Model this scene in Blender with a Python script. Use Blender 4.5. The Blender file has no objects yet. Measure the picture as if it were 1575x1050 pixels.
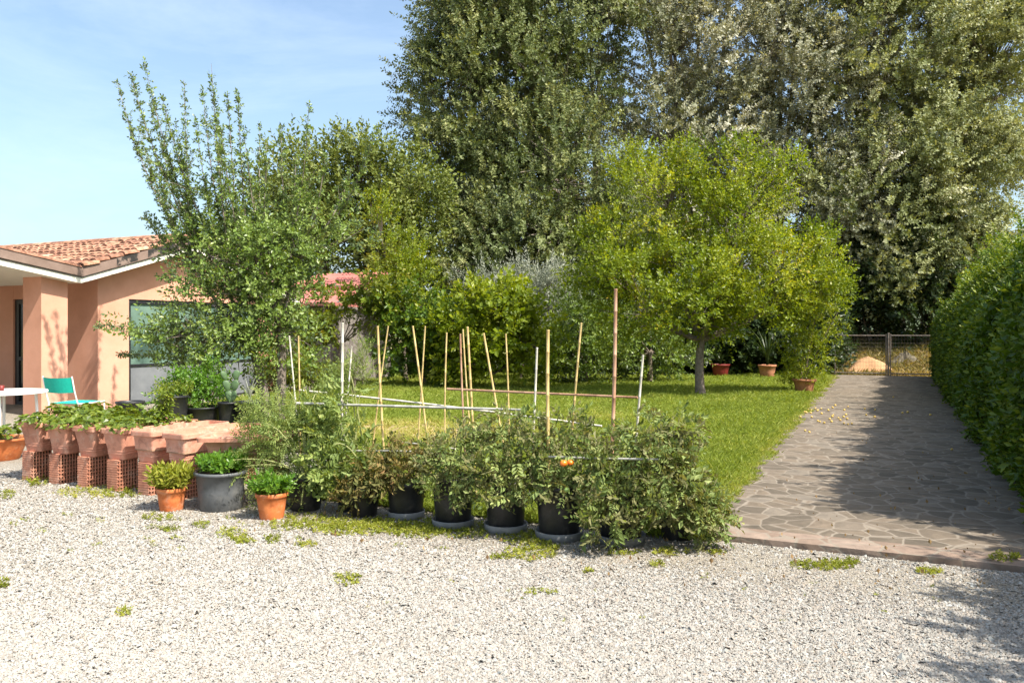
import bpy, math
import numpy as np
from mathutils import Vector

S = bpy.context.scene
C = S.collection
R = math.radians
# ---------------------------------------------------------------- camera, sky, sun, exposure
cd = bpy.data.cameras.new('camera'); cam = bpy.data.objects.new('camera', cd); C.objects.link(cam)
cam.location = (0, 0, 1.6); cam.rotation_euler = (R(90), 0, 0)
cd.sensor_width = 36; cd.lens = 28; cd.shift_y = -17/1575; cd.clip_end = 6000; cd.clip_start = .1
S.camera = cam
SUN_AZ = math.atan2(.80, -.60)          # to-sun direction, clockwise from +Y
SUN_EL = R(52)
w = bpy.data.worlds.new('World'); S.world = w; w.use_nodes = True
nt = w.node_tree; nt.nodes.clear()
sky = nt.nodes.new('ShaderNodeTexSky'); sky.sky_type = 'NISHITA'; sky.sun_disc = False
sky.sun_elevation = SUN_EL; sky.sun_rotation = SUN_AZ
sky.air_density = 1.0; sky.dust_density = 3.2; sky.ozone_density = 1.8
bg = nt.nodes.new('ShaderNodeBackground'); bg.inputs[1].default_value = .135
wo = nt.nodes.new('ShaderNodeOutputWorld')
mx = nt.nodes.new('ShaderNodeMix'); mx.data_type = 'RGBA'; mx.blend_type = 'MULTIPLY'; mx.inputs[0].default_value = 1; mx.inputs[7].default_value = (1.03, 1.08, 1.04, 1)
nt.links.new(sky.outputs[0], mx.inputs[6])
tc = nt.nodes.new('ShaderNodeTexCoord'); mp = nt.nodes.new('ShaderNodeMapping'); mp.inputs['Scale'].default_value = (1.2, 1.2, 4.5); mp.inputs['Rotation'].default_value = (.3, .25, .4)
nz = nt.nodes.new('ShaderNodeTexNoise'); nz.inputs['Scale'].default_value = 1.7; nz.inputs['Detail'].default_value = 8; nz.inputs['Roughness'].default_value = .62; nz.inputs['Distortion'].default_value = .6
nt.links.new(tc.outputs['Generated'], mp.inputs[0]); nt.links.new(mp.outputs[0], nz.inputs['Vector'])
cr = nt.nodes.new('ShaderNodeValToRGB'); cr.color_ramp.elements[0].position = .46; cr.color_ramp.elements[0].color = (.06, .06, .06, 1); cr.color_ramp.elements[1].position = .78; cr.color_ramp.elements[1].color = (.32, .32, .32, 1)
nt.links.new(nz.outputs[0], cr.inputs[0])
m2 = nt.nodes.new('ShaderNodeMix'); m2.data_type = 'RGBA'; m2.inputs[7].default_value = (5.0, 5.6, 6.4, 1)   # thin high cloud
nt.links.new(cr.outputs[0], m2.inputs[0]); nt.links.new(mx.outputs[2], m2.inputs[6])
nt.links.new(m2.outputs[2], bg.inputs[0]); nt.links.new(bg.outputs[0], wo.inputs[0])
sl = bpy.data.lights.new('sun', 'SUN'); sl.energy = 5.0; sl.angle = R(.55); sl.color = (1, .93, .82)
so = bpy.data.objects.new('sun', sl); C.objects.link(so)
tosun = Vector((math.sin(SUN_AZ)*math.cos(SUN_EL), math.cos(SUN_AZ)*math.cos(SUN_EL), math.sin(SUN_EL)))
so.rotation_euler = tosun.to_track_quat('Z', 'Y').to_euler(); so.location = (20, -10, 30)
S.view_settings.view_transform = 'Standard'; S.view_settings.look = 'None'
S.view_settings.exposure = .95; S.view_settings.gamma = 1

# ---------------------------------------------------------------- coordinates
F = 1225.0
def P(px, py, d):                        # a sight line taken out to distance d
    return np.array([(px-787.5)/F*d, d, 1.6+(508-py)/F*d])
O2 = np.array([1.39, 6.18]); V2 = np.array([.909, -.417]); U2 = np.array([.417, .909])
def G(s, t, z=0.0):                      # garden axes: s across the path, t along it
    q = O2+s*V2+t*U2
    return np.array([q[0], q[1], z])
def PT(px, py, t):                       # the sight line where it meets the plane at t along the path
    k = (px-787.5)/F
    d = (t+.417*O2[0]+.909*O2[1])/(.417*k+.909)
    return P(px, py, d)
def toST(x, y):
    return (x-O2[0])*V2[0]+(y-O2[1])*V2[1], (x-O2[0])*U2[0]+(y-O2[1])*U2[1]

# ---------------------------------------------------------------- mesh building
class MB:
    def __init__(s): s.v = []; s.f = []; s.t = []; s.m = []; s.n = 0
    def add(s, V, Fs, tint=.5, mat=0):
        V = np.asarray(V, float).reshape(-1, 3); Fs = np.asarray(Fs, int)
        s.v.append(V); s.f.append(Fs+s.n); s.n += len(V)
        s.t.append(np.broadcast_to(np.asarray(tint, float), (len(Fs),)).copy())
        s.m.append(np.full(len(Fs), mat, int))
        return s
    def build(s, name, mats, parent=None, smooth=False, origin=None):
        V = np.concatenate(s.v)
        if parent is not None: V = V-np.array(origin if origin is not None else parent['_o'])
        elif origin is not None: V = V-np.array(origin)
        me = bpy.data.meshes.new(name)
        me.vertices.add(len(V)); me.vertices.foreach_set('co', V.astype(np.float32).ravel())
        loops = np.concatenate([f.ravel() for f in s.f])
        cnt = np.concatenate([np.full(len(f), f.shape[1], int) for f in s.f])
        st = np.concatenate([[0], np.cumsum(cnt)[:-1]])
        me.loops.add(len(loops)); me.loops.foreach_set('vertex_index', loops.astype(np.int32))
        me.polygons.add(len(cnt)); me.polygons.foreach_set('loop_start', st.astype(np.int32))
        me.polygons.foreach_set('loop_total', cnt.astype(np.int32))
        me.update(calc_edges=True)
        if not isinstance(mats, (list, tuple)): mats = [mats]
        for m in mats: me.materials.append(m)
        me.polygons.foreach_set('material_index', np.concatenate(s.m).astype(np.int32))
        me.polygons.foreach_set('use_smooth', np.full(len(cnt), smooth, bool))
        a = me.attributes.new('tint', 'FLOAT', 'FACE')
        a.data.foreach_set('value', np.concatenate(s.t).astype(np.float32))
        o = bpy.data.objects.new(name, me); C.objects.link(o)
        if parent is not None: o.parent = parent; o['_o'] = list(parent['_o'])
        elif origin is not None: o.location = tuple(origin)
        return o
ROOTS = []
def thing(name, label, cat, loc, group=None):
    o = bpy.data.objects.new(name, None); C.objects.link(o); o.empty_display_size = .1
    o.location = tuple(loc); o['_o'] = [float(x) for x in loc]; o['label'] = label; o['category'] = cat
    if group: o['group'] = group
    ROOTS.append(o)
    return o
def tag(o, label, cat, group=None):
    o['label'] = label; o['category'] = cat
    if group: o['group'] = group
    return o
def struct(o, kind='structure', label=None, cat=None):
    o['kind'] = kind
    if label: o['label'] = label
    if cat: o['category'] = cat
    return o

BOXF = [[0,3,2,1],[4,5,6,7],[0,1,5,4],[1,2,6,5],[2,3,7,6],[3,0,4,7]]
def box(mb, x0, x1, y0, y1, z0, z1, fn=None, **k):
    V = [(x0,y0,z0),(x1,y0,z0),(x1,y1,z0),(x0,y1,z0),(x0,y0,z1),(x1,y0,z1),(x1,y1,z1),(x0,y1,z1)]
    if fn: V = [fn(*q) for q in V]
    mb.add(V, BOXF, **k)
def obox(mb, c, ax, ay, az, **k):        # oriented box from centre and half vectors
    c, ax, ay, az = map(np.array, (c, ax, ay, az))
    V = [c-ax-ay-az, c+ax-ay-az, c+ax+ay-az, c-ax+ay-az, c-ax-ay+az, c+ax-ay+az, c+ax+ay+az, c-ax+ay+az]
    mb.add(V, BOXF, **k)
def norm(v):
    v = np.asarray(v, float); return v/(np.linalg.norm(v, axis=-1, keepdims=True)+1e-9)
def tube(mb, pts, rad, n=6, cap=True, **k):
    pts = np.asarray(pts, float); m = len(pts)
    rad = np.broadcast_to(np.asarray(rad, float), (m,))
    T = norm(np.gradient(pts, axis=0))
    ref = np.array([.31, .95, .05]) if abs(T[0][2]) > .8 else np.array([0, 0, 1.])
    X = norm(np.cross(T, ref)); Y = np.cross(T, X)
    a = np.arange(n)*2*np.pi/n
    V = pts[:, None]+rad[:, None, None]*(np.cos(a)[None, :, None]*X[:, None]+np.sin(a)[None, :, None]*Y[:, None])
    i = np.arange(m-1)[:, None]*n; j = np.arange(n)[None]; j2 = (j+1) % n
    Fq = np.stack([i+j, i+j2, i+n+j2, i+n+j], -1).reshape(-1, 4)
    mb.add(V.reshape(-1, 3), Fq, **k)
    if cap:
        mb.add(V[0], [list(range(n))], **k); mb.add(V[-1], [list(range(n))[::-1]], **k)
def loft(mb, rings, cap0=True, cap1=True, **k):
    n = len(rings[0]); V = np.concatenate(rings); m = len(rings)
    i = np.arange(m-1)[:, None]*n; j = np.arange(n)[None]; j2 = (j+1) % n
    mb.add(V, np.stack([i+j, i+j2, i+n+j2, i+n+j], -1).reshape(-1, 4), **k)
    if cap0: mb.add(rings[0], [list(range(n))[::-1]], **k)
    if cap1: mb.add(rings[-1], [list(range(n))], **k)
def circ(c, r, z, n=28):
    a = np.arange(n)*2*np.pi/n
    return np.stack([c[0]+r*np.cos(a), c[1]+r*np.sin(a), np.full(n, z)], -1)
def rrect(c, ex, w_, l_, r, z, n=4):     # rounded rectangle ring; ex is the unit direction of its width
    ex = np.array(ex); ey = np.array([-ex[1], ex[0]]); out = []
    for k, (sx, sy) in enumerate(((1, 1), (-1, 1), (-1, -1), (1, -1))):
        for q in range(n+1):
            a = (k+q/n)*np.pi/2
            p = np.array(c[:2])+ex*(sx*(w_/2-r)+r*math.cos(a))+ey*(sy*(l_/2-r)+r*math.sin(a))
            out.append((p[0], p[1], z))
    return np.array(out)
def bez(a, b, c, n=6):
    t = np.linspace(0, 1, n)[:, None]
    return (1-t)**2*a+2*t*(1-t)*b+t*t*c

# ---------------------------------------------------------------- materials
def newmat(name):
    m = bpy.data.materials.new(name); m.use_nodes = True
    n = m.node_tree; n.nodes.clear()
    out = n.nodes.new('ShaderNodeOutputMaterial'); b = n.nodes.new('ShaderNodeBsdfPrincipled')
    n.links.new(b.outputs[0], out.inputs[0])
    return m, n, b, out
def ramp(n, stops, src, interp='LINEAR'):
    r = n.nodes.new('ShaderNodeValToRGB'); r.color_ramp.interpolation = interp
    e = r.color_ramp.elements
    e[0].position, e[0].color = stops[0][0], (*stops[0][1], 1)
    e[1].position, e[1].color = stops[-1][0], (*stops[-1][1], 1)
    for p, c in stops[1:-1]:
        q = e.new(p); q.color = (*c, 1)
    n.links.new(src, r.inputs[0]); return r.outputs[0]
def noise(n, scale, detail=4, rough=.6, vec=None, dist=0):
    t = n.nodes.new('ShaderNodeTexNoise'); t.inputs['Scale'].default_value = scale
    t.inputs['Detail'].default_value = detail; t.inputs['Roughness'].default_value = rough
    t.inputs['Distortion'].default_value = dist
    if vec is None:
        g = n.nodes.new('ShaderNodeNewGeometry'); vec = g.outputs['Position']
    n.links.new(vec, t.inputs['Vector']); return t.outputs[0]
def math_(n, op, a, b=None):
    m = n.nodes.new('ShaderNodeMath'); m.operation = op
    for i, x in enumerate((a, b)):
        if x is None: continue
        if isinstance(x, (int, float)): m.inputs[i].default_value = x
        else: n.links.new(x, m.inputs[i])
    return m.outputs[0]
def mixc(n, f, a, b, mode='MIX'):
    m = n.nodes.new('ShaderNodeMix'); m.data_type = 'RGBA'; m.blend_type = mode
    for i, x in ((0, f), (6, a), (7, b)):
        if isinstance(x, (int, float)): m.inputs[i].default_value = x
        elif isinstance(x, tuple): m.inputs[i].default_value = (*x, 1)
        else: n.links.new(x, m.inputs[i])
    return m.outputs[2]
def bump(n, h, b, strength=.3, dist=.01):
    k = n.nodes.new('ShaderNodeBump'); k.inputs['Strength'].default_value = strength
    k.inputs['Distance'].default_value = dist
    n.links.new(h, k.inputs['Height']); n.links.new(k.outputs[0], b.inputs['Normal'])
def mat_simple(name, c1, c2, scale=8, rough=.8, bmp=.2, bd=.005, spec=.4, metal=0, bloom=None):
    m, n, b, o = newmat(name)
    h = noise(n, scale, 6, .65)
    col = ramp(n, [(.3, c1), (.7, c2)], h)
    if bloom:                              # lime bloom, soil marks and a shade of its own for each object
        sp = n.nodes.new('ShaderNodeSeparateColor'); n.links.new(ramp(n, [(.52, (0, 0, 0)), (.70, (.75, .75, .75))], noise(n, 6, 8, .72, dist=.5)), sp.inputs[0])
        col = mixc(n, sp.outputs[0], col, bloom)
        s2 = n.nodes.new('ShaderNodeSeparateColor'); n.links.new(ramp(n, [(.50, (0, 0, 0)), (.66, (.6, .6, .6))], noise(n, 11, 8, .7)), s2.inputs[0])
        col = mixc(n, s2.outputs[0], col, tuple(x*.5 for x in c1))
        oi = n.nodes.new('ShaderNodeObjectInfo'); col = mixc(n, 1.0, col, ramp(n, [(0, (.82, .80, .78)), (1, (1.12, 1.1, 1.08))], oi.outputs['Random']), 'MULTIPLY')
    n.links.new(col, b.inputs['Base Color'])
    b.inputs['Roughness'].default_value = rough; b.inputs['Metallic'].default_value = metal
    b.inputs['Specular IOR Level'].default_value = spec
    if bmp: bump(n, noise(n, scale*6, 4, .6), b, bmp, bd)
    return m
def mat_leaf(name, stops, back=None, trans=.35, rough=.5, spec=.35, tcol=None):
    m, n, b, o = newmat(name)
    at = n.nodes.new('ShaderNodeAttribute'); at.attribute_name = 'tint'
    col = ramp(n, stops, at.outputs['Fac'])
    if back:
        g = n.nodes.new('ShaderNodeNewGeometry')
        col = mixc(n, g.outputs['Backfacing'], col, back)
    n.links.new(col, b.inputs['Base Color'])
    b.inputs['Roughness'].default_value = rough; b.inputs['Specular IOR Level'].default_value = spec
    tr = n.nodes.new('ShaderNodeBsdfTranslucent')
    tc = mixc(n, 1.0, col, tcol or (1.55, 1.4, .45), 'MULTIPLY')
    n.links.new(tc, tr.inputs[0])
    mx = n.nodes.new('ShaderNodeMixShader'); mx.inputs[0].default_value = trans
    n.links.new(b.outputs[0], mx.inputs[1]); n.links.new(tr.outputs[0], mx.inputs[2])
    n.links.new(mx.outputs[0], o.inputs[0])
    return m

M = {}
M['bark'] = mat_simple('bark', (.10, .075, .055), (.22, .18, .14), 14, .9, .8, .02)
M['bark_pale'] = mat_simple('pale_bark', (.16, .13, .10), (.34, .30, .25), 10, .9, .6, .02)
M['leaf_poplar'] = mat_leaf('poplar_leaf', [(0, (.035, .052, .016)), (.45, (.105, .14, .042)), (.75, (.20, .23, .08)), (1, (.34, .35, .15))], back=(.20, .225, .15), trans=.25, rough=.5, spec=.3)
M['leaf_poplar_silver'] = mat_leaf('silver_poplar_leaf', [(0, (.05, .062, .032)), (.4, (.16, .175, .10)), (.7, (.32, .32, .23)), (1, (.56, .55, .46))], back=(.42, .42, .35), trans=.2, rough=.5, spec=.3)
M['leaf_poplar_olive'] = mat_leaf('olive_poplar_leaf', [(0, (.045, .065, .022)), (.45, (.165, .195, .07)), (.75, (.30, .325, .15)), (1, (.48, .48, .32))], back=(.27, .29, .18), trans=.25, rough=.5, spec=.3)
M['leaf_plum'] = mat_leaf('plum_leaf', [(0, (.065, .115, .018)), (.5, (.165, .25, .045)), (1, (.32, .40, .11))], back=(.12, .17, .08), trans=.35, rough=.38, spec=.5)
M['leaf_bright'] = mat_leaf('bright_leaf', [(0, (.075, .13, .008)), (.5, (.185, .245, .014)), (.9, (.33, .36, .028)), (1, (.44, .34, .05))], trans=.45, rough=.4, spec=.4)
M['leaf_yellow'] = mat_leaf('yellow_green_leaf', [(0, (.06, .10, .01)), (.5, (.13, .17, .015)), (.85, (.22, .22, .02)), (1, (.30, .17, .03))], trans=.45, rough=.5)
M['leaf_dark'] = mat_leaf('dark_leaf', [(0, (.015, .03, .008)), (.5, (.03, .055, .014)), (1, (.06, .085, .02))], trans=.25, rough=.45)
M['leaf_oak'] = mat_leaf('evergreen_leaf', [(0, (.055, .085, .014)), (.5, (.14, .18, .034)), (1, (.25, .27, .065))], trans=.25, rough=.5)
M['leaf_silver'] = mat_leaf('silver_leaf', [(0, (.15, .17, .12)), (.5, (.26, .28, .21)), (1, (.40, .41, .33))], trans=.15, rough=.6, tcol=(1, 1.1, .8))
M['leaf_hedge'] = mat_leaf('hedge_leaf', [(0, (.028, .062, .006)), (.5, (.075, .14, .01)), (.85, (.24, .29, .02)), (1, (.42, .41, .035))], trans=.28, rough=.42, spec=.4)
M['leaf_tomato'] = mat_leaf('tomato_leaf', [(0, (.07, .11, .03)), (.5, (.19, .255, .08)), (.85, (.33, .38, .14)), (1, (.48, .46, .2))], back=(.20, .20, .09), trans=.3, rough=.6, spec=.2)
M['leaf_tomato_dry'] = mat_leaf('dry_tomato_leaf', [(0, (.06, .08, .02)), (.4, (.14, .14, .04)), (.75, (.26, .20, .07)), (1, (.30, .17, .07))], trans=.3, rough=.7)
M['leaf_airy'] = mat_leaf('feathery_leaf', [(0, (.09, .14, .035)), (.5, (.20, .27, .07)), (1, (.36, .40, .13))], trans=.35, rough=.6)
M['leaf_straw'] = mat_leaf('strawberry_leaf', [(0, (.06, .10, .012)), (.5, (.13, .19, .02)), (1, (.26, .30, .04))], trans=.4, rough=.4, spec=.5)
M['leaf_basil'] = mat_leaf('basil_leaf', [(0, (.05, .13, .012)), (.5, (.10, .22, .02)), (1, (.18, .30, .04))], trans=.4, rough=.4, spec=.5)
M['leaf_weed'] = mat_leaf('weed_leaf', [(0, (.11, .13, .012)), (.5, (.24, .28, .03)), (1, (.40, .38, .08))], trans=.4, rough=.6)
M['grass'] = mat_leaf('grass_blade', [(0, (.13, .185, .02)), (.45, (.235, .30, .045)), (.75, (.36, .37, .09)), (1, (.54, .45, .21))], trans=.4, rough=.6)
M['drygrass'] = mat_leaf('dry_grass_blade', [(0, (.13, .14, .03)), (.5, (.30, .23, .09)), (1, (.48, .35, .17))], trans=.35, rough=.7)
M['litter'] = mat_leaf('dry_fallen_leaf', [(0, (.10, .06, .03)), (.5, (.24, .15, .07)), (1, (.42, .30, .15))], trans=.2, rough=.8)
M['terracotta'] = mat_simple('pale_terracotta', (.48, .21, .14), (.60, .30, .21), 5, .85, .25, .004, bloom=(.62, .46, .37))
M['terracotta_orange'] = mat_simple('orange_terracotta', (.52, .13, .035), (.66, .22, .07), 9, .75, .25, .004, bloom=(.60, .38, .26))
M['terracotta_old_shaded'] = mat_simple('old_shaded_terracotta', (.30, .12, .06), (.52, .24, .13), 7, .85, .3, .004)  # old clay; its darker tone stands in for shade on the orange pot
M['brickhollow'] = mat_simple('hollow_brick_clay', (.44, .18, .11), (.60, .29, .19), 8, .9, .4, .004, bloom=(.55, .42, .33))
M['black_plastic'] = mat_simple('black_plastic', (.010, .011, .013), (.028, .029, .032), 4, .42, .15, .003, .5, bloom=(.085, .078, .07))
M['grey_plastic'] = mat_simple('grey_plastic', (.075, .085, .095), (.12, .13, .14), 3, .5, .1, .003, .5, bloom=(.17, .17, .165))
M['saucer'] = mat_simple('grey_saucer', (.14, .145, .15), (.25, .25, .25), 6, .6, .1, .003)
M['soil'] = mat_simple('soil', (.05, .035, .022), (.14, .10, .065), 30, .95, 1, .02)
M['soil_dry'] = mat_simple('dry_potting_soil', (.26, .15, .09), (.40, .25, .16), 14, .95, .8, .02)
M['white_metal'] = mat_simple('white_metal', (.74, .74, .72), (.82, .82, .80), 4, .4, 0)
M['teal'] = mat_simple('teal_fabric', (.005, .40, .30), (.01, .50, .37), 30, .7, .2, .002)
M['stem'] = mat_simple('green_stem', (.07, .09, .03), (.15, .15, .06), 20, .7, 0)
M['stemlight'] = mat_simple('pale_green_stem', (.16, .19, .06), (.30, .30, .12), 20, .7, 0)
M['fascia'] = mat_simple('brown_fascia', (.17, .115, .09), (.24, .17, .14), 4, .7, .15, .004)
M['whiteband'] = mat_simple('cream_painted_board', (.68, .65, .56), (.78, .75, .66), 3, .6, .1, .003)
M['darkframe'] = mat_simple('dark_window_frame', (.012, .013, .015), (.03, .03, .035), 5, .35, 0)
M['greypanel'] = mat_simple('grey_panel', (.12, .13, .145), (.19, .20, .215), 2, .35, 0)
M['galv'] = mat_simple('rusty_grey_steel', (.12, .085, .06), (.24, .215, .19), 12, .5, .2, .003, .5, .3)
M['redroof'] = mat_simple('red_metal_roof', (.34, .11, .095), (.44, .17, .145), 3, .5, .1, .004)
M['greywood'] = mat_simple('weathered_grey_boards', (.10, .085, .075), (.26, .23, .21), 9, .9, .5, .006)
M['sand'] = mat_simple('orange_sand', (.36, .20, .10), (.46, .27, .14), 6, .95, .6, .02)
M['rock'] = mat_simple('grey_rubble', (.05, .045, .03), (.18, .15, .10), 7, .9, .8, .03)
M['plumfruit'] = mat_simple('yellow_plum_skin', (.50, .33, .07), (.66, .46, .13), 30, .45, 0)
M['tomato'] = mat_simple('orange_tomato_skin', (.75, .12, .012), (.85, .22, .02), 12, .25, 0, spec=.6)
M['tomatogreen'] = mat_simple('green_tomato_skin', (.16, .26, .05), (.24, .34, .08), 12, .3, 0, spec=.6)
M['cactus'] = mat_simple('cactus_skin', (.05, .10, .04), (.10, .16, .07), 16, .5, .3, .004)
M['cane_y'] = mat_simple('yellow_bamboo', (.44, .31, .12), (.62, .48, .22), 9, .45, .1, .002)
M['cane_w'] = mat_simple('bleached_bamboo', (.42, .40, .33), (.66, .62, .53), 9, .55, .1, .002)
M['cane_r'] = mat_simple('reddish_bamboo', (.30, .15, .085), (.52, .33, .22), 6, .5, .1, .002)
M['cane_g'] = mat_simple('grey_bamboo', (.26, .26, .23), (.44, .43, .38), 9, .6, .1, .002)
M['red_plastic'] = mat_simple('red_plastic', (.13, .016, .013), (.20, .025, .02), 5, .5, 0)
M['bark_red'] = mat_simple('plum_bark', (.11, .085, .07), (.30, .25, .21), 16, .9, .8, .015)

def m_wall():
    m, n, b, o = newmat('peach_stucco')
    h = noise(n, 1.3, 5, .6)
    c = mixc(n, 1.0, ramp(n, [(.25, (.61, .31, .21)), (.75, (.70, .38, .275))], h), ramp(n, [(.35, (.86, .85, .84)), (.6, (1, 1, 1))], noise(n, .55, 7, .75)), 'MULTIPLY')
    n.links.new(c, b.inputs['Base Color']); b.inputs['Roughness'].default_value = .9
    b.inputs['Specular IOR Level'].default_value = .15
    bump(n, noise(n, 90, 3, .6), b, .35, .003); return m
M['wall'] = m_wall()
def m_glass(name, c, rough, st):
    m, n, b, o = newmat(name)
    h = noise(n, 2.0, 3, .5)
    n.links.new(ramp(n, st, h), b.inputs['Base Color'])
    b.inputs['Roughness'].default_value = rough; b.inputs['Specular IOR Level'].default_value = .6
    return m
M['tealglass'] = m_glass('teal_blind_behind_glass', None, .12, [(.35, (.05, .085, .072)), (.5, (.12, .19, .155)), (.7, (.16, .245, .20))])  # dark blotches in the colour stand for reflections in the panes
M['darkglass'] = m_glass('dark_glass', None, .06, [(.3, (.01, .015, .013)), (.7, (.03, .04, .035))])
def m_tile():
    m, n, b, o = newmat('clay_roof_tile')
    at = n.nodes.new('ShaderNodeAttribute'); at.attribute_name = 'tint'
    c1 = ramp(n, [(0, (.22, .11, .075)), (.4, (.40, .19, .12)), (.75, (.50, .28, .18)), (1, (.56, .42, .30))], at.outputs['Fac'])
    c2 = ramp(n, [(.42, (.45, .42, .36)), (.6, (1, 1, 1))], noise(n, 7, 6, .7))
    n.links.new(mixc(n, 1.0, c1, c2, 'MULTIPLY'), b.inputs['Base Color'])
    b.inputs['Roughness'].default_value = .9
    bump(n, noise(n, 50, 4, .6), b, .4, .004); return m
M['tile'] = m_tile()
def m_stain():
    m, n, b, o = newmat('stained_fascia')
    c2 = ramp(n, [(.50, (.02, .018, .016)), (.56, (.22, .16, .13))], noise(n, 2.6, 6, .7))
    n.links.new(c2, b.inputs['Base Color']); b.inputs['Roughness'].default_value = .8; return m
M['stain'] = m_stain()

def m_gravel():
    m, n, b, o = newmat('pale_gravel')
    g = n.nodes.new('ShaderNodeNewGeometry')
    v = n.nodes.new('ShaderNodeTexVoronoi'); v.inputs['Scale'].default_value = 95
    n.links.new(g.outputs['Position'], v.inputs['Vector'])
    sep = n.nodes.new('ShaderNodeSeparateColor'); n.links.new(v.outputs['Color'], sep.inputs[0])
    c = ramp(n, [(0, (.22, .198, .17)), (.25, (.285, .26, .225)), (.55, (.34, .315, .275)), (1, (.41, .385, .34))], sep.outputs[0])
    dk = ramp(n, [(.35, (1, 1, 1)), (.75, (.7, .67, .63))], v.outputs['Distance'])
    big = ramp(n, [(.3, (.86, .84, .79)), (.7, (1.05, 1.04, 1.02))], noise(n, .7, 4, .6))
    c = mixc(n, 1.0, mixc(n, 1.0, c, dk, 'MULTIPLY'), big, 'MULTIPLY')
    n.links.new(c, b.inputs['Base Color']); b.inputs['Roughness'].default_value = .9
    b.inputs['Specular IOR Level'].default_value = .2
    inv = math_(n, 'SUBTRACT', 1.0, v.outputs['Distance'])
    bump(n, inv, b, .8, .012); return m
M['gravel'] = m_gravel()
def m_pebble():
    m, n, b, o = newmat('gravel_stone')
    at = n.nodes.new('ShaderNodeAttribute'); at.attribute_name = 'tint'
    c = ramp(n, [(0, (.17, .152, .132)), (.2, (.245, .225, .198)), (.45, (.325, .306, .276)), (.62, (.37, .35, .318)), (.70, (.33, .275, .225)), (.78, (.28, .29, .275)), (1, (.47, .455, .425))], at.outputs['Fac'])
    n.links.new(c, b.inputs['Base Color']); b.inputs['Roughness'].default_value = .85
    b.inputs['Specular IOR Level'].default_value = .25; return m
M['pebble'] = m_pebble()
def m_path(name, pink):
    m, n, b, o = newmat(name)
    g = n.nodes.new('ShaderNodeNewGeometry')
    nz = n.nodes.new('ShaderNodeTexNoise'); nz.inputs['Scale'].default_value = 2.5
    n.links.new(g.outputs['Position'], nz.inputs['Vector'])
    vm = n.nodes.new('ShaderNodeVectorMath'); vm.operation = 'MULTIPLY_ADD'
    n.links.new(nz.outputs['Color'], vm.inputs[0]); vm.inputs[1].default_value = (.16, .16, 0)
    n.links.new(g.outputs['Position'], vm.inputs[2])
    v = n.nodes.new('ShaderNodeTexVoronoi'); v.feature = 'DISTANCE_TO_EDGE'; v.inputs['Scale'].default_value = 4.6
    v2 = n.nodes.new('ShaderNodeTexVoronoi'); v2.inputs['Scale'].default_value = 4.6
    n.links.new(vm.outputs[0], v.inputs['Vector']); n.links.new(vm.outputs[0], v2.inputs['Vector'])
    sep = n.nodes.new('ShaderNodeSeparateColor'); n.links.new(v2.outputs['Color'], sep.inputs[0])
    if pink: st = [(0, (.20, .145, .11)), (.5, (.25, .185, .145)), (1, (.28, .22, .18))]
    else: st = [(0, (.105, .088, .068)), (.35, (.14, .115, .088)), (.7, (.175, .14, .105)), (1, (.185, .16, .13))]
    stone = ramp(n, st, sep.outputs[0])
    mott = ramp(n, [(.3, (.72, .71, .70)), (.7, (1.12, 1.1, 1.08))], noise(n, 9, 7, .7))
    stone = mixc(n, 1.0, stone, mott, 'MULTIPLY')
    # joints
    j = ramp(n, [(.02, (1, 1, 1)), (.055, (0, 0, 0))], math_(n, 'ADD', v.outputs['Distance'], math_(n, 'MULTIPLY', math_(n, 'SUBTRACT', noise(n, 25, 3, .6), .5), .05)))
    fr = ramp(n, [(.3, (.45, .45, .45)), (.6, (1, 1, 1))], noise(n, 1.3, 3, .6))
    sp = n.nodes.new('ShaderNodeSeparateColor'); n.links.new(mixc(n, 1.0, j, fr, 'MULTIPLY'), sp.inputs[0])
    c = mixc(n, sp.outputs[0], stone, (.235, .20, .16))
    n.links.new(c, b.inputs['Base Color']); b.inputs['Roughness'].default_value = .8
    b.inputs['Specular IOR Level'].default_value = .3
    bump(n, math_(n, 'ADD', v.outputs['Distance'], math_(n, 'MULTIPLY', noise(n, 40, 5, .6), .15)), b, .7, .03); return m
M['path'] = m_path('crazy_paving', False)
M['pathedge'] = m_path('pink_paving_edge', True)
def m_lawn():
    m, n, b, o = newmat('lawn_soil')
    c = ramp(n, [(.3, (.10, .13, .02)), (.5, (.17, .19, .035)), (.62, (.25, .21, .08)), (.75, (.36, .25, .13))], noise(n, 1.1, 6, .65))
    d = ramp(n, [(.3, (.7, .7, .7)), (.7, (1.15, 1.15, 1.1))], noise(n, 30, 5, .7))
    n.links.new(mixc(n, 1.0, c, d, 'MULTIPLY'), b.inputs['Base Color']); b.inputs['Roughness'].default_value = .95
    bump(n, noise(n, 40, 4, .7), b, .8, .03); return m
M['lawn'] = m_lawn()
M['field'] = mat_simple('field_earth', (.10, .11, .03), (.30, .23, .10), .8, .95, .6, .04)
M['hill'] = mat_simple('hill_scrub', (.05, .075, .035), (.09, .11, .055), .02, .95, 0)
M['baresoil'] = mat_simple('bare_dry_soil', (.20, .15, .07), (.33, .26, .13), 3, .95, .8, .02)
M['earth'] = mat_simple('dark_garden_earth', (.07, .055, .03), (.16, .12, .07), 3, .95, .8, .03)

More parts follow.
